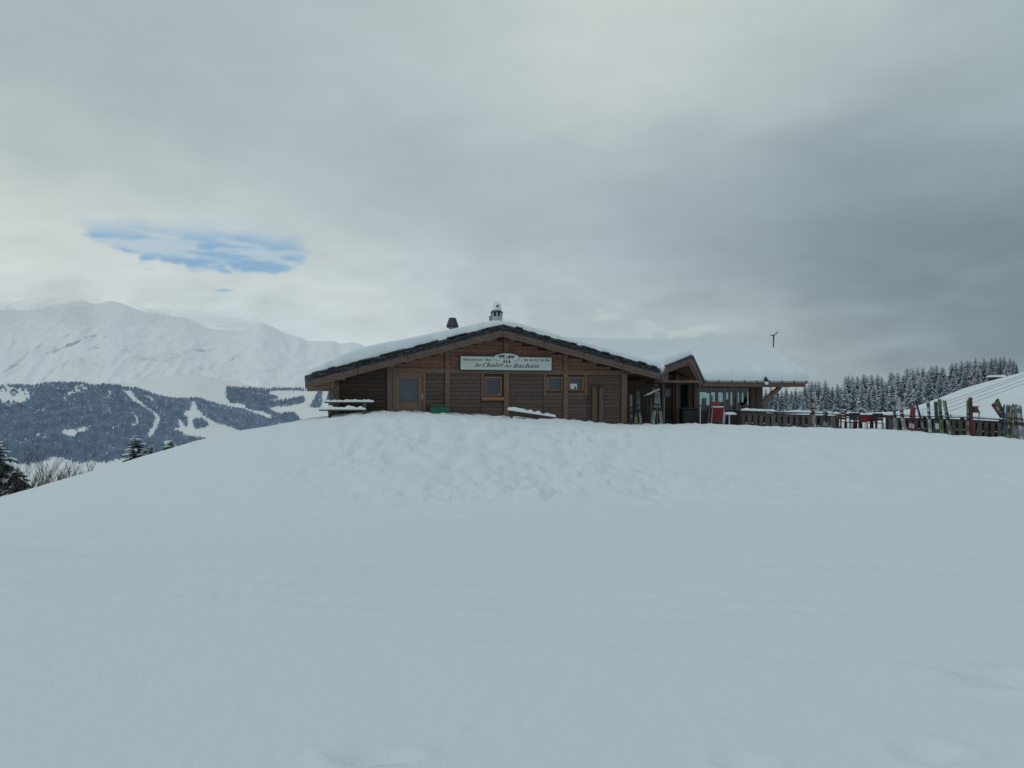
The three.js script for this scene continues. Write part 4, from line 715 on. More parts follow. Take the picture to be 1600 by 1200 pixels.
// along the fence
skis('brown and white skis standing tall by the left fence', [1272, 667], [1269, 618], 35.0, 35.3, 0.20, C.brown, C.white, { tip: C.black });
skis('black and teal skis with white tips at the left fence', [1290, 669], [1290, 636], 34.9, 35.2, 0.24, C.teal, C.black, { tip: C.white });
pole('thin pale ski pole upright near the end of the left fence', [1299, 663], [1301, 629], 35.0, 35.25, C.pale);
pole('dark ski pole upright next to the thin pale pole', [1295, 664], [1303, 640], 35.05, 35.3, C.grey);
skis('dark-tipped white skis just right of the red tables', [1400, 674], [1396, 622], 34.5, 34.9, 0.17, C.pale, C.grey, { tip: C.black });
skis('white skis leaning left against the right fence', [1414, 673], [1405, 622], 34.4, 34.9, 0.19, C.white, C.pale);
skis('red skis with white tails at the right fence', [1424, 673], [1427, 636], 34.4, 34.8, 0.26, C.red, C.maroon, { tip: C.red, stripe: C.white });
pole('red ski pole beside the red skis', [1432, 668], [1428, 628], 34.5, 34.85, C.maroon); pole('black ski pole crossing the red skis', [1418, 668], [1427, 634], 34.4, 34.85, C.black);
skis('narrow dark skis leaning far to the left above the fence', [1444, 672], [1431, 625], 34.4, 34.9, 0.12, C.black, C.navy, { spread: 0.4 });
skis('white skis with black tips beside the dark leaning skis', [1454, 673], [1450, 625], 34.4, 34.9, 0.19, C.white, C.pale, { tip: C.black, spread: 0.35 });
skis('navy blue skis left of the green skis', [1465, 674], [1462, 627], 34.3, 34.85, 0.18, C.navy, C.black, { tip: C.navy, stripe: M.steel });
skis('bright green skis at the right fence', [1472, 675], [1468, 623], 34.3, 34.85, 0.19, C.lime, C.lime, { tip: C.lime, stripe: C.olive });
skis('grey and olive skis leaning left beside the green skis', [1486, 676], [1475, 625], 34.2, 34.85, 0.19, C.pale, C.olive, { stripe: C.olive });
pole('black ski pole slanting to the right out of the snow', [1500, 679], [1485, 648], 34.0, 34.6, C.black);
skis('slim yellow-olive skis left of the wooden post', [1513, 678], [1512, 624], 34.1, 34.6, 0.12, C.yellow, C.pale, { spread: 0.5, stripe: C.olive });
pole('black ski pole right of the wooden post', [1529, 679], [1529, 640], 34.1, 34.5, C.black); pole('grey ski pole close to the black pole', [1526, 678], [1531, 643], 34.1, 34.5, C.grey);
skis('red and white ski rising from behind the fence', [1575, 664], [1551, 629], 35.3, 35.0, 0.24, C.maroon, C.white, { tip: C.red, free: true });
skis('yellow-green ski rising from behind the fence beside the red one', [1574, 660], [1557, 623], 35.45, 35.15, 0.24, C.olive, C.lime, { tip: C.yellow, free: true, spread: 0.35 });
skis('black and blue skis upright at the far right', [1570, 685], [1571, 632], 33.6, 34.1, 0.16, C.black, C.blue, { spread: 0.7, stripe: C.teal });
skis('yellow and black skis leaning right at the far right', [1576, 685], [1582, 634], 33.5, 34.1, 0.18, C.yellow, C.olive, { stripe: M.black });
skis('white and blue skis behind the black and blue pair', [1582, 676], [1575, 632], 33.9, 34.3, 0.2, C.white, C.blue, { tip: C.blue });
skis('brown and grey skis between the yellow and the white skis', [1590, 682], [1585, 631], 33.6, 34.1, 0.26, C.brown, C.grey, { tip: C.grey });
skis('scratched white skis at the right edge', [1599, 687], [1592, 633], 33.4, 34.0, 0.24, C.white, C.pale, { tip: C.teal });
pole('white ski pole between the yellow and brown skis', [1583, 684], [1583, 640], 33.5, 34.0, C.white);
// in the passage
skis('black skis with yellow-green dots in the dark corner', [993, 668], [997, 612], 33.4, 33.9, 0.15, C.black, C.olive, { stripe: C.yellow });
skis('dark grey skis against the corner post', [986, 668], [985, 616], 33.4, 33.8, 0.17, C.black, C.grey, { stripe: M.black });
skis('pale slim skis beside the dotted black skis', [1002, 667], [998, 611], 33.5, 33.95, 0.12, C.pale, C.black);
skis('grey skis forming the left leg of the cluster by the porch', [1020, 659], [1027, 612], 33.6, 34.1, 0.16, C.grey, C.white, { spread: 0.5 });
skis('grey skis forming the right leg of the cluster by the porch', [1034, 660], [1028, 612], 33.6, 34.1, 0.14, C.grey, C.pale, { spread: 0.5 });
pole('pale ski pole upright in the middle of the porch cluster', [1027, 661], [1027.5, 614], 33.6, 34.0, C.pale); pole('grey ski pole at the right of the porch cluster', [1037.5, 659], [1038.5, 616], 33.7, 34.1, C.pale); pole('dark ski pole at the left of the porch cluster', [1017, 662], [1018, 617], 33.6, 34.0, C.grey);
{ // rack with a small snowy roof, notices on the wall behind it
  const t = thing('ski_rack', 'dark wooden ski rack with a slanted snowy lid beside the porch', 'rack'), a = at(1009, 619.5, 34.2), b = at(1028, 610.5, 34.4); t.position.copy(pxGround(1018, 34.3)); const q = (p) => p.clone().sub(t.position);
  part('lid', barAt(q(a), q(b), 0.06, 0.4), M.greyRail, t); part('lid_snow', barAt(q(a).add(V(0, 0.055, 0)), q(b).add(V(0, 0.055, 0)), 0.07, 0.36, 0.02), M.snowCap, t);
  for (const px of [1010.5, 1026]) part('post', boxAt((px - 1018) / 35 - 0.04, (px - 1018) / 35 + 0.04, -0.2, q(at(px, px < 1015 ? 620 : 613, 34.3)).y, -0.1, 0.0), M.plankDark[1], t);
  for (const py of [633, 636.5, 640]) part('rail', boxAt(-0.22, 0.24, q(at(1018, py + 1.2, 34.3)).y, q(at(1018, py - 1.2, 34.3)).y, -0.16, -0.105), M.grey[1], t);
  part('bin', boxAt(-0.2, 0.22, -0.1, q(at(1018, 642, 34.3)).y, -0.6, -0.17), M.black, t);
}
for (const [a, b, y0, y1, label] of [[1022.5, 1029, 599.5, 603.5, 'small yellowish notice high on the passage wall'], [1018.5, 1024.5, 605.5, 611, 'small grey notice low on the passage wall']]) { const g = hung(thing('notice', label, 'notice')), p = W((a + b) / 2, (y0 + y1) / 2, -2.57), k = 36 / F; g.position.copy(p); part('sheet', boxAt(-(b - a) * k / 2, (b - a) * k / 2, -(y1 - y0) * k / 2, (y1 - y0) * k / 2, 0, 0.012, 0.002), std(0.36, 0.34, 0.27, 0.8), g); part('frame', boxAt(-(b - a) * k / 2 - 0.02, (b - a) * k / 2 + 0.02, -(y1 - y0) * k / 2 - 0.02, (y1 - y0) * k / 2 + 0.02, -0.015, -0.002, 0.004), M.plankDark[1], g); }
{ // stone trough heap of dark stuff inside the entrance: covered machine
  const p = pxGround(1078, 36.2), g = thing('covered_bin', 'dark covered bin in the porch entrance', 'bin'); g.position.copy(p); part('body', boxAt(-0.42, 0.36, -0.2, 0.78, -0.3, 0.3, 0.05), M.black, g); part('lid', boxAt(-0.45, 0.39, 0.785, 0.86, -0.33, 0.33, 0.03), M.slate[1], g);
}
{ const g = thing('marker_pole', 'thin white pole standing beside the stacked red chairs', 'pole'), b = pxGround(1094.2, 34.9); g.position.copy(b); const top = at(1094.2, 634, 34.9).y - b.y; part('shaft', rodAt(V(0, -0.15, 0), V(0, top, 0), 0.022, 0.02, 8), M.white, g); part('bracket', boxAt(-0.14, 0.03, top - 0.02, top + 0.03, -0.03, 0.03), M.black, g); }
{ // stacked red chairs
  const k = 35.2 / F, b = pxGround(1115, 35.2);
  const chair = (x, y, i, dz) => {
    const g = thing('stacking_chair', i === 6 ? 'topmost snow-dusted red chair of the stack by the glazed terrace' : 'red plastic chair stacked with others by the glazed terrace', 'chair', i === 6 ? undefined : 'red chairs stacked by the terrace'); g.position.set(b.x + x, b.y + y, b.z + dz);
    const w = 0.25; part('seat', boxAt(-w, w, 0.37, 0.43, -0.22, 0.26, 0.018), M.red, g); part('front_lip', boxAt(-w + 0.02, w - 0.02, 0.335, 0.366, 0.20, 0.235, 0.01), M.redDark, g);
    part('backrest', barAt(V(0, 0.45, -0.22), V(0, 0.70, -0.31), 1.7 * w, 0.03, 0.012), M.red, g);
    for (const s of [-1, 1]) { part('leg', rodAt(V(s * (w + 0.05), 0, 0.30), V(s * w, 0.42, 0.2), 0.014, 0.014, 6), M.steel, g); part('leg', rodAt(V(s * (w + 0.03), 0, -0.36), V(s * w, 0.42, -0.2), 0.014, 0.014, 6), M.steel, g); }
    if (i === 6) part('seat_snow', snowOn((u, v) => V(lerp(-w, w, u), 0.436, lerp(-0.2, 0.24, v)), 20, 16, 0.5, 0.44, () => 0.05, 0.06, 2, 0.02), M.snowCap, g);
  };
  for (let i = 0; i < 7; i++) chair(0.09 + i * 0.006, i * 0.098 - 0.16, i, i * 0.012);
}
{ const k = 35.1 / F, b = pxGround(1139.5, 35.1), g = thing('round_table', 'small white round pedestal table capped with snow', 'table'); g.position.copy(b); const h = at(1139, 647.5, 35.1).y - b.y; part('table_top', new THREE.CylinderGeometry(11.5 * k, 11.2 * k, 0.03, 28).translate(0, h, 0), M.white, g); part('pedestal', rodAt(V(0, -0.15, 0), V(0, h - 0.016, 0), 0.032, 0.028, 10), M.white, g); const s = new THREE.SphereGeometry(1, 28, 10, 0, 6.283, 0, 1.57).scale(10.8 * k, 0.10, 10.8 * k).translate(0, h + 0.016, 0); part('table_snow', s, M.snowCap, g); }

// ---------------------------------------------------------------- terrace fences
function fence(label, pts, gap) {                        // pts: frame x, row of the ledge, distance
  const g = thing('terrace_fence', label, 'fence'), A = pts.map(([px, py, d]) => at(px, py, d)); g.position.copy(A[0]).setY(groundY(A[0].x, A[0].z));
  const P = A.map((p) => p.clone().sub(g.position)), len = [0]; for (let i = 1; i < P.length; i++) len.push(len[i - 1] + P[i].distanceTo(P[i - 1]));
  const total = len[len.length - 1], f = (s) => { let i = 0; while (i < P.length - 2 && s > len[i + 1]) i++; return P[i].clone().lerp(P[i + 1], (s - len[i]) / (len[i + 1] - len[i])); };
  for (let s = 0; s < total - 0.2; s += 1.62) { const p = f(s), w = p.clone().add(g.position), lo = groundY(w.x, w.z) - w.y - 0.3; part('post', boxAt(p.x - 0.06, p.x + 0.06, p.y + lo, p.y - 0.05, p.z - 0.16, p.z - 0.04), M.plankDark[0], g); }
  for (let s = 0; s < total - 0.05; s += 1.62) { const a = f(s), b = f(Math.min(total, s + 1.612)); for (const [dy, dz, w, t] of [[-0.17, -0.015, 0.13, 0.045], [-0.62, -0.022, 0.07, 0.04]]) part('rail', barAt(a.clone().add(V(0, dy, dz)), b.clone().add(V(0, dy, dz)), w, t), M.greyRail, g); for (const dz of [0.05, -0.1]) part('ledge_board', barAt(a.clone().add(V(0, -0.03, dz)), b.clone().add(V(0, -0.03, dz)), 0.045, 0.145), M.greyRail, g); }
  for (let s = 0.1; s < total - 0.08; s += 0.272) { const p = f(s), w = p.clone().add(g.position), lo = groundY(w.x, w.z) - w.y - 0.2, bw = rr(0.155, 0.20); part('board', boxAt(p.x - bw / 2, p.x + bw / 2, p.y + lo, p.y - 0.14 + rr(-0.02, 0.02), p.z + 0.012, p.z + 0.038, 0.006), pick(M.grey), g); part('back_board', boxAt(p.x + 0.165 - 0.133, p.x + 0.165 + 0.133, p.y + lo, p.y - 0.16, p.z - 0.075, p.z - 0.05, 0.006), M.plankDark[0], g); }
  part('ledge_snow', snowOn((u, w) => { const p = f(u * total); return V(p.x, p.y - 0.007, p.z + lerp(0.115, -0.165, w)); }, Math.round(total * 14), 10, total, 0.28, (u) => (0.075 + 0.045 * n2(u * total * 0.7, 1) + 0.03 * n2(u * total * 2.6, 5)) * smooth(-0.75, -0.25, n2(u * total * 0.5, 11) + 0.2), 0.07, gap, 0.02), M.snowCap, g);
  for (let s = 0.25; s < total; s += 0.272 * (1 + Math.floor(rnd() * 2.2))) { const p = f(s); const sg = new THREE.SphereGeometry(0.035, 8, 6).scale(rr(1, 2), 0.55, 0.8).translate(p.x, p.y - 0.585, p.z + 0.0); part('snow_lump', sg, M.snowCap, g); }
  return g;
}
fence('grey board fence running from the glazed wing to the red tables', [[1158, 641, 36.0], [1235, 643.5, 35.8], [1313, 646.5, 35.6]], 3);
fence('grey board fence at right lined with parked skis', [[1388, 648.5, 35.4], [1500, 651, 35.0], [1640, 659, 34.4]], 6);
{ // wooden post with a red box
  const g = thing('wooden_post', 'thick dark wooden post carrying a small maroon box', 'post'), b = pxGround(1517.5, 34.45); g.position.copy(b); const top = at(1516, 621, 34.45).y - b.y, k = 34.45 / F;
  part('post', barAt(V(0.02, -0.2, 0), V(-0.04, top, 0), 0.12, 0.12), M.plankDark[1], g); part('box', boxAt(2.2 * k, 8.2 * k, top - 24 * k, top - 15 * k, -0.12, 0.14, 0.015), M.redDark, g); part('box_lid', boxAt(1.6 * k, 9.4 * k, top - 15 * k + 0.003, top - 13.6 * k, -0.15, 0.17), M.redDark, g);
  part('wrap', boxAt(-0.085, 0.085, 0.05, top * 0.42, -0.085, 0.085, 0.02), M.redDark, g); 
}
// red tables and chairs seen through the opening of the fence
function terraceChair(px, d, turn, label, dark) {
  const g = thing('terrace_chair', label, 'chair'), b = pxGround(px, d); b.y -= 0.12; g.position.copy(b); g.rotation.y = turn; const m = dark ? M.black : M.red, w = 0.23;
  part('seat', boxAt(-w, w, 0.42, 0.45, -0.22, 0.22, 0.01), m, g); for (let k = 0; k < 3; k++) part('back_slat', boxAt(-w, w, 0.56 + k * 0.12, 0.65 + k * 0.12, -0.25, -0.225, 0.008), m, g);
  for (const s of [-1, 1]) { part('leg', rodAt(V(s * w, -0.1, 0.2), V(s * w, 0.42, 0.18), 0.016, 0.016, 6), M.black, g); part('leg', rodAt(V(s * w, -0.1, -0.24), V(s * w, 0.9, -0.24), 0.016, 0.016, 6), M.black, g); part('armrest', boxAt(s * w - 0.02, s * w + 0.02, 0.63, 0.655, -0.23, 0.2, 0.006), M.black, g); }
}
function terraceTable(px, d, w, label, red, snow) {
  const g = thing('terrace_table', label, 'table'), b = pxGround(px, d); b.y -= 0.12; g.position.copy(b); for (let k = 0; k < 4; k++) part('top_board', boxAt(-w / 2, w / 2, 0.80, 0.83, -0.36 + k * 0.18, -0.19 + k * 0.18), red ? M.red : M.plankDark[0], g); part('apron', boxAt(-w / 2 + 0.03, w / 2 - 0.03, red ? 0.50 : 0.70, 0.797, 0.27, 0.31), red ? M.red : M.plankDark[0], g);
  for (const s of [-1, 1]) for (const q of [-0.3, 0.24]) part('leg', boxAt(s * (w / 2 - 0.08) - 0.03, s * (w / 2 - 0.08) + 0.03, -0.1, 0.797, q - 0.03, q + 0.02), red ? M.redDark : M.black, g);
  if (snow) part('table_snow', snowOn((u, v) => V(lerp(-w / 2, w / 2, u), 0.831, lerp(-0.36, 0.35, v)), 40, 14, w, 0.7, (u) => 0.05 + 0.03 * n2(u * 6, d), 0.06, 3, 0.02), M.snowCap, g);
}
terraceTable(1352, 36.6, 0.95, 'red table in the opening between the two fences', true, true); terraceTable(1330, 37.3, 0.9, 'dark table left of the red table', false, true); terraceTable(1378, 38.0, 0.9, 'dark snow-dusted table behind the red table at right', false, true);
terraceChair(1322, 36.2, 0.4, 'red chair left of the red table, nearest the left fence'); terraceChair(1338, 36.3, -0.3, 'red chair pulled close to the left side of the red table'); terraceChair(1366, 36.2, 3.3, 'black chair turned away before the red table', true); terraceChair(1345, 37.6, 2.9, 'red chair behind the red table'); terraceChair(1372, 37.0, 2.6, 'red chair at the right end of the red table'); terraceChair(1333, 36.0, 3.0, 'black chair before the dark table', true); terraceChair(1312, 37.2, 2.8, 'black chair beside the end post of the left fence', true);

// ---------------------------------------------------------------- wires, hut on the hill
{
  const L0 = at(1424, 652, 75), R0 = at(1745, 537, 88), mk = (p, h, label) => { const g = thing('cable_post', label, 'post'); const q = onGround(p.x, p.z); g.position.copy(q); part('shaft', rodAt(V(0, -0.4, 0), V(0, h, 0), 0.12, 0.09, 8), M.greyRail, g); part('crossarm', boxAt(-0.5, 0.5, h - 0.35, h - 0.22, -0.06, 0.06), M.greyRail, g); return q.y + h; };
  mk(L0, 1.0, 'low wooden post behind the fence where the wires end'); mk(R0, Math.max(2, R0.y - groundY(R0.x, R0.z) + 0.2), 'wooden pylon carrying the wires above the hill');
  [[648, 1600, 583.2], [652, 1600, 585.6], [656.5, 1600, 591], [661.5, 1600, 595.6]].forEach(([yl, pr, yr], i) => {
    const a = at(1418 + i * 4, yl, 75), b = at(1745, yr + (yr - yl) / (1600 - 1418) * 145, 88), c = new THREE.QuadraticBezierCurve3(a, a.clone().lerp(b, 0.5).add(V(0, -0.25, 0)), b);
    solo('cable', new THREE.TubeGeometry(c, 24, 0.017, 5), M.black, ['uppermost thin wire slanting over the snowy hill', 'second thin wire from the top slanting over the snowy hill', 'third thin wire from the top slanting over the snowy hill', 'lowest thin wire slanting over the snowy hill'][i], 'wire', 'wires over the hill');
  });
  const d = 146, h = thing('hill_hut', 'small snow-roofed wooden hut on the hill before the spruces', 'hut'), p = at(1557, 596.5, d), k = d / F; h.position.copy(p);
  part('wall', boxAt(-8 * k, 8 * k, -0.6, 5.2 * k, -0.9, 0.9), M.plankDark[0], h); const sh = new THREE.Shape(); sh.moveTo(-10.5 * k, 5 * k); sh.lineTo(10 * k, 5 * k); sh.lineTo(8 * k, 7.4 * k); sh.lineTo(-8 * k, 7.4 * k); sh.closePath(); part('roof', new THREE.ExtrudeGeometry(sh, { depth: 2.4, bevelEnabled: false }).translate(0, 0, -1.2), M.slate[1], h);
  part('roof_snow', snowOn((u, w) => V(lerp(-10.3 * k, 9.4 * k, u), 7 * k, lerp(-1.2, 1.25, w)), 24, 14, 2.4, 2.4, () => 0.4, 0.3, 1, 0.03), M.snowCap, h);
  const rp = thing('padded_post', 'red padded post on the crest of the snowy hill', 'post'), q = at(1523, 602, 139); q.y = groundY(q.x, q.z); rp.position.copy(q); part('pad', new THREE.CylinderGeometry(0.26, 0.30, 0.8, 12).translate(0, 0.25, 0), std(0.36, 0.11, 0.09, 0.7), rp); part('shaft', rodAt(V(0, 0, 0), V(0, 1.3, 0), 0.05, 0.05, 8), M.zinc, rp);
}

// ---------------------------------------------------------------- trees
// a spruce: whorls of drooping boughs; each bough carries hanging twigs; snow lies on the upper side of the boughs
function spruceGeos(seed, h, spread, whorls, per, detail, snowShare) {
  const r = mulberry(seed), G = { pos: [], idx: [] }, S = { pos: [], idx: [] };
  const tri = (T, a, b, c) => { const k = T.pos.length / 3; T.pos.push(...a, ...b, ...c); T.idx.push(k, k + 1, k + 2); };
  for (let i = 0; i < whorls; i++) {
    const t = i / (whorls - 1), y0 = h * lerp(0.07, 0.985, Math.pow(t, 0.92)), R = spread * Math.pow(1 - t, 0.72) * (0.78 + 0.44 * r()) + 0.016 * h, n = Math.max(6, Math.round(per * (1 - 0.55 * t)));
    for (let k = 0; k < n; k++) {
      const a = (k + r() * 0.9) / n * 6.283 + i * 1.3, len = R * (0.7 + 0.5 * r()), droop = len * lerp(0.55, 0.15, t) * (0.7 + 0.6 * r()), ca = Math.cos(a), sa = Math.sin(a), segs = detail, w = len * 0.27 + 0.02 * h * 0.3;
      const yj = y0 + (r() - 0.5) * 0.045 * h * (1 - t); const P = (s) => [ca * len * s, yj + len * 0.10 * s - droop * s * s, sa * len * s];
      const load = r() < snowShare;
      for (let q = 0; q < segs; q++) {
        const s0 = q / segs, s1 = (q + 1) / segs, p = P(s0), e = P(s1), w0 = w * (s0 < 0.3 ? 0.35 + s0 * 2.1 : 1.2 * (1 - s0) + 0.14), w1 = w * (s1 < 0.3 ? 0.35 + s1 * 2.1 : 1.2 * (1 - s1) + 0.03), hang = len * 0.16;
        for (const m of [-1, 1]) {
          const o0 = [p[0] - sa * w0 * m, p[1] - hang * (0.5 + r()), p[2] + ca * w0 * m], o1 = [e[0] - sa * w1 * m, e[1] - hang * (0.4 + r()), e[2] + ca * w1 * m];
          tri(G, p, e, o1); tri(G, p, o1, o0);
          if (load && r() < 0.86) { const f = 0.42 + 0.4 * r(), up = 0.010 * h + 0.03 * len, mix = (A, B) => [lerp(A[0], B[0], f), lerp(A[1], B[1], f) + up * 0.35, lerp(A[2], B[2], f)], pu = [p[0], p[1] + up, p[2]], eu = [e[0], e[1] + up, e[2]], m0 = mix(p, o0), m1 = mix(e, o1); tri(S, pu, eu, m1); tri(S, pu, m1, m0); if (q === segs - 1) tri(S, eu, [e[0] + ca * 0.03 * len, e[1] - up * 0.6, e[2] + sa * 0.03 * len], m1); }
        }
      }
    }
  }
  const mk = (T) => geom(T.pos, T.idx);
  const tip = h * 1.0; const trunk = new THREE.CylinderGeometry(h * 0.002, h * 0.016, h * 0.985, 7).translate(0, h * 0.4925, 0);
  return { crown: mk(G), snow: mk(S), trunk };
}
const needleMats = [std(0.08, 0.105, 0.125, 0.95), std(0.11, 0.14, 0.17, 0.95), std(0.06, 0.08, 0.097, 0.95)];
const frost = [std(0.60, 0.66, 0.72, 0.9), std(0.76, 0.80, 0.85, 0.9), std(0.50, 0.56, 0.62, 0.9)];
function spruceProto(seed, mat, fmat, spread, whorls = 22, per = 9, detail = 2, share = 0.75) {
  const g = new THREE.Group(), G = spruceGeos(seed, 10, spread, whorls, per, detail, share); part('trunk', G.trunk, M.bark, g); part('crown', G.crown, mat, g); part('snow_load', G.snow, fmat, g); return g;
}
{
  const protos = [[101, 0, 0, 1.55, 0.95], [102, 1, 1, 1.4, 0.9], [103, 1, 2, 1.7, 0.95], [104, 0, 2, 1.45, 0.8], [105, 2, 1, 1.6, 0.95], [106, 1, 0, 1.3, 1.0]].map(([s, m, f, sp, sh]) => spruceProto(s, needleMats[m], frost[f], sp, 30, 9, 2, sh));
  const tops = [[1197, 606], [1205, 601], [1214, 602], [1222, 609], [1229, 604], [1236, 609], [1243, 606], [1250, 609], [1258, 601], [1264, 597], [1269, 594], [1274, 595], [1280, 595], [1289, 593], [1295, 604], [1301, 603], [1308, 599], [1315, 604], [1321, 587], [1326, 586], [1332, 587], [1340, 587], [1349, 584], [1355, 586], [1362, 584], [1371, 584], [1377, 588], [1386, 606], [1392, 580], [1397, 585], [1403, 580], [1411, 585], [1418, 573], [1423, 574], [1427, 575], [1434, 573], [1442, 572], [1448, 581], [1455, 571], [1459, 572], [1463, 570], [1472, 573], [1479, 588], [1487, 566], [1494, 565], [1502, 562], [1507, 566], [1511, 561], [1516, 563], [1524, 557.5], [1531, 563], [1538, 558], [1543, 564], [1549, 558.5], [1555, 556], [1563, 557], [1568, 556], [1574, 564], [1578, 558], [1584, 561], [1588, 568]];
  const front = [[1212, 618], [1240, 622], [1255, 616], [1272, 612], [1290, 616], [1309, 606], [1320, 602], [1334, 600], [1347, 598], [1358, 606], [1366, 600], [1380, 604], [1394, 592], [1408, 596], [1421, 590], [1438, 586], [1452, 588], [1470, 586], [1490, 580], [1508, 576], [1528, 574], [1546, 574], [1572, 572]];
  const labels = (px) => px < 1262 ? 'snow-laden spruce seen beneath and beside the wing roof' : px < 1318 ? 'snow-laden spruce above the left fence' : px < 1385 ? 'snow-laden spruce behind the red tables' : px < 1480 ? 'snow-laden spruce rising behind the parked skis' : 'snow-laden spruce on the crest of the hill at right';
  const r = mulberry(8);
  const ords = ['first', 'second', 'third', 'fourth', 'fifth', 'sixth', 'seventh', 'eighth', 'ninth', 'tenth', 'eleventh', 'twelfth', 'thirteenth', 'fourteenth', 'fifteenth', 'sixteenth', 'seventeenth', 'eighteenth', 'nineteenth', 'twentieth', 'twenty-first', 'twenty-second', 'twenty-third', 'twenty-fourth'], seen = {};
  const own = (px, row) => { const z = labels(px).replace('snow-laden spruce ', ''); if (row === 2) return 'half hidden spruce in the rear row ' + z; const k = row + z, n = seen[k] = (seen[k] || 0) + 1; return `${row ? 'lower front' : 'tall frosted'} spruce ${z}, ${ords[n - 1]} from the left`; };
  const plant = (px, py, d, i, row = 0) => { const x = (px - 800) / F * d, gy = groundY(x, -d, false), top = EYE + (HY - py) / F * d, h = top - gy + 0.4; if (h < 2) return; const t = protos[i % protos.length].clone(); t.name = numbered('spruce_tree'); tag(t, own(px, row), 'tree', labels(px).replace('snow-laden spruce', 'spruces')); t.position.set(x, gy - 0.4, -d); const wf = clamp(12.5 / h, 0.95, 1.3); t.scale.set(h / 10 * wf * rr(0.85, 1.05), h / 10, h / 10 * wf); t.rotation.y = r() * 6.28; scene.add(t); };
  tops.forEach(([px, py], i) => plant(px + rr(-0.6, 0.6), py, 176 + 16 * r() , Math.floor(r() * 6)));
  front.forEach(([px, py], i) => plant(px, py, 166 + 6 * r(), Math.floor(r() * 6), 1));
  for (let k = 0; k < 34; k++) { const px = 1194 + k * 11.7 + rr(-3, 3), base = tops.reduce((m, t) => Math.abs(t[0] - px) < 7 ? Math.min(m, t[1]) : m, 612); plant(px, base + rr(6, 16), 198 + 14 * r(), Math.floor(r() * 6), 2); }
}
// mist and low cloud against the mountain: many small, thin puffs, crowded at the heart and few at the rim
{
  const r = mulberry(404), gauss = () => (r() + r() + r() + r() - 2) * 1.1;
  const mist = new THREE.MeshPhysicalMaterial({ color: new THREE.Color(0.97, 0.98, 0.98), roughness: 1, transparent: true, opacity: 0.085, transmission: 0.5, thickness: 0, depthWrite: false });
  const puff = new THREE.SphereGeometry(1, 40, 28, 0, Math.PI); { const P = puff.attributes.position; for (let i = 0; i < P.count; i++) { const x = P.getX(i), y = P.getY(i), z = P.getZ(i), f = 1 + 0.10 * fbm3(x * 0.9, y * 0.9, z * 0.9 + 3, 2); P.setXYZ(i, x * f, y * f, z * f); } puff.computeVertexNormals(); }
  const m4 = new THREE.Matrix4(), q = new THREE.Quaternion();
  const bank = (px, py, rx, ry, d, n, size, label, tilt = 0) => {
    const im = new THREE.InstancedMesh(puff, mist, n), k = d / F;
    for (let i = 0; i < n; i++) {
      const gx = gauss(), gy = gauss(), p = at(px + gx * rx, py + gy * ry + tilt * gx * rx, d + gauss() * ry * k), s = size * (0.55 + r()) * clamp(1.15 - 0.3 * Math.hypot(gx, gy), 0.4, 1.1) * k; q.setFromAxisAngle(new THREE.Vector3(0, 0, 1), (r() - 0.5) * 0.5 + (r() < 0.5 ? Math.PI : 0));
      m4.compose(p, q, new THREE.Vector3(s * 1.6, s * 0.7, s)); im.setMatrixAt(i, m4);
    }
    im.name = numbered('cloud'); im.userData = { kind: 'stuff', label, category: 'cloud' }; scene.add(im);
  };
  bank(50, 490, 130, 20, 7600, 105, 15, 'broad cloud bank hiding the left mountain tops'); bank(285, 500, 105, 12, 7500, 62, 12, 'long grey cloud lying along the mountain ridge', 0.05); bank(130, 580, 26, 13, 6900, 34, 8, 'small round cloud low before the mountain'); bank(270, 556, 70, 7, 6700, 44, 8, 'thin wisp of mist across the middle of the mountain', -0.05);
}
// young trees and bare bushes below the crest on the left
function nearSpruce(px, pyTop, d, sink, seed, spread, label) {
  const top = at(px, pyTop, d), gy = groundY(top.x, top.z), h = Math.max(1.5, top.y - gy + 0.1), g = thing('spruce_tree', label, 'tree'); g.position.set(top.x, gy - 0.1, top.z);
  const G = spruceGeos(seed, h, spread * h, 22, 10, 4, 0.5); part('trunk', G.trunk, M.bark, g); part('crown', G.crown, M.needle, g); part('snow_load', G.snow, M.snowCap, g);
}
nearSpruce(212, 677, 40, 0, 41, 0.36, 'small snowy spruce with a pointed top below the crest'); nearSpruce(236, 693, 40.5, 0, 42, 0.4, 'shorter snowy spruce right beside the pointed one'); nearSpruce(267, 685, 41, 0, 43, 0.45, 'bushy dark spruce, rightmost of the three on the slope'); nearSpruce(0, 684, 33, 0, 44, 0.32, 'dark snowy spruce cut by the left edge'); nearSpruce(26, 728, 32, 0, 45, 0.5, 'low dark spruce among the bare bushes at left'); nearSpruce(223, 702, 38.5, 0, 46, 0.4, 'lowest snow-heaped spruce between its taller neighbours');
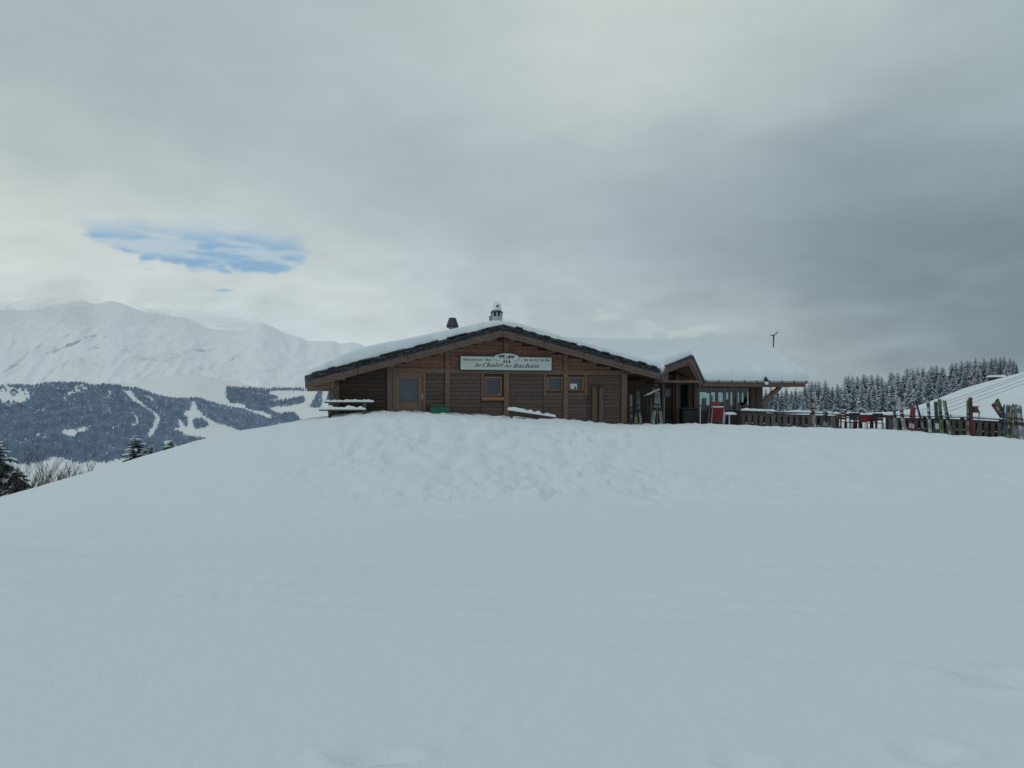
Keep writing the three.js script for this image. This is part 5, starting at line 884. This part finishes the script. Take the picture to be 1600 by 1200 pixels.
function bush(px, d, hgt, n, seed, label, lean = 0.5, snowy = true) {
  const r = mulberry(seed), geos = [], x = (px - 800) / F * d, o = V(x, groundY(x, -d) - 0.1, -d), snowG = [];
  const grow = (p, dir, len, rad, lvl) => { let q = p; const seg = 3; for (let i = 0; i < seg; i++) { const nd = dir.clone().add(V((r() - 0.5) * 0.35, 0.10 * r() + 0.02, (r() - 0.5) * 0.35)).normalize(), e = q.clone().addScaledVector(nd, len / seg); geos.push(rodAt(q, e, rad * (1 - i * 0.2), rad * (0.8 - i * 0.2), 4)); if (snowy && lvl > 0 && r() < 0.22 && Math.abs(nd.y) < 0.75) snowG.push(rodAt(q.clone().add(V(0, rad * 1.4, 0)), e.clone().add(V(0, rad * 1.2, 0)), rad * 1.2, rad, 4)); if (lvl > 0) for (let c = 0; c < 2; c++) if (r() < 0.85) grow(q.clone().lerp(e, r()), nd.clone().add(V((r() - 0.5) * 1.2, (r() - 0.3) * 0.7, (r() - 0.5) * 0.9)).normalize(), len * (0.35 + 0.25 * r()), rad * 0.58, lvl - 1); q = e; dir = nd; } };
  for (let i = 0; i < n; i++) grow(V((r() - 0.5) * 0.5, 0, (r() - 0.5) * 0.5), V((r() - 0.5) * 1.5 + lean, 0.9 + 0.5 * r(), (r() - 0.5) * 0.8).normalize(), hgt * (0.6 + 0.5 * r()), 0.012, 2);
  const g = thing('bare_bush', label, 'bush', 'bare bushes on the left'); g.position.copy(o); part('branches', mergeGeometries(geos), M.twig, g); if (snowG.length) part('branch_snow', mergeGeometries(snowG), M.snowCap, g);
}
bush(40, 31.5, 1.7, 10, 61, 'tall bare bush beside the dark spruces at the left edge', 0.35); bush(8, 31, 1.9, 8, 62, 'bare bush at the very left edge', 0.2); bush(72, 32, 1.35, 10, 63, 'spreading bare bush leaning right at left', 0.6); bush(102, 32, 0.95, 8, 64, 'low bare bush in the middle of the row', 0.6); bush(122, 33, 1.1, 3, 65, 'thin bare sapling with few twigs', 0.4, false); bush(146, 33, 1.1, 1, 66, 'single bare twig standing apart on the slope', 0.25, false); bush(55, 30.5, 0.9, 10, 67, 'dense low bare bush on the crest', 0.7);
renderer.render(scene, camera);
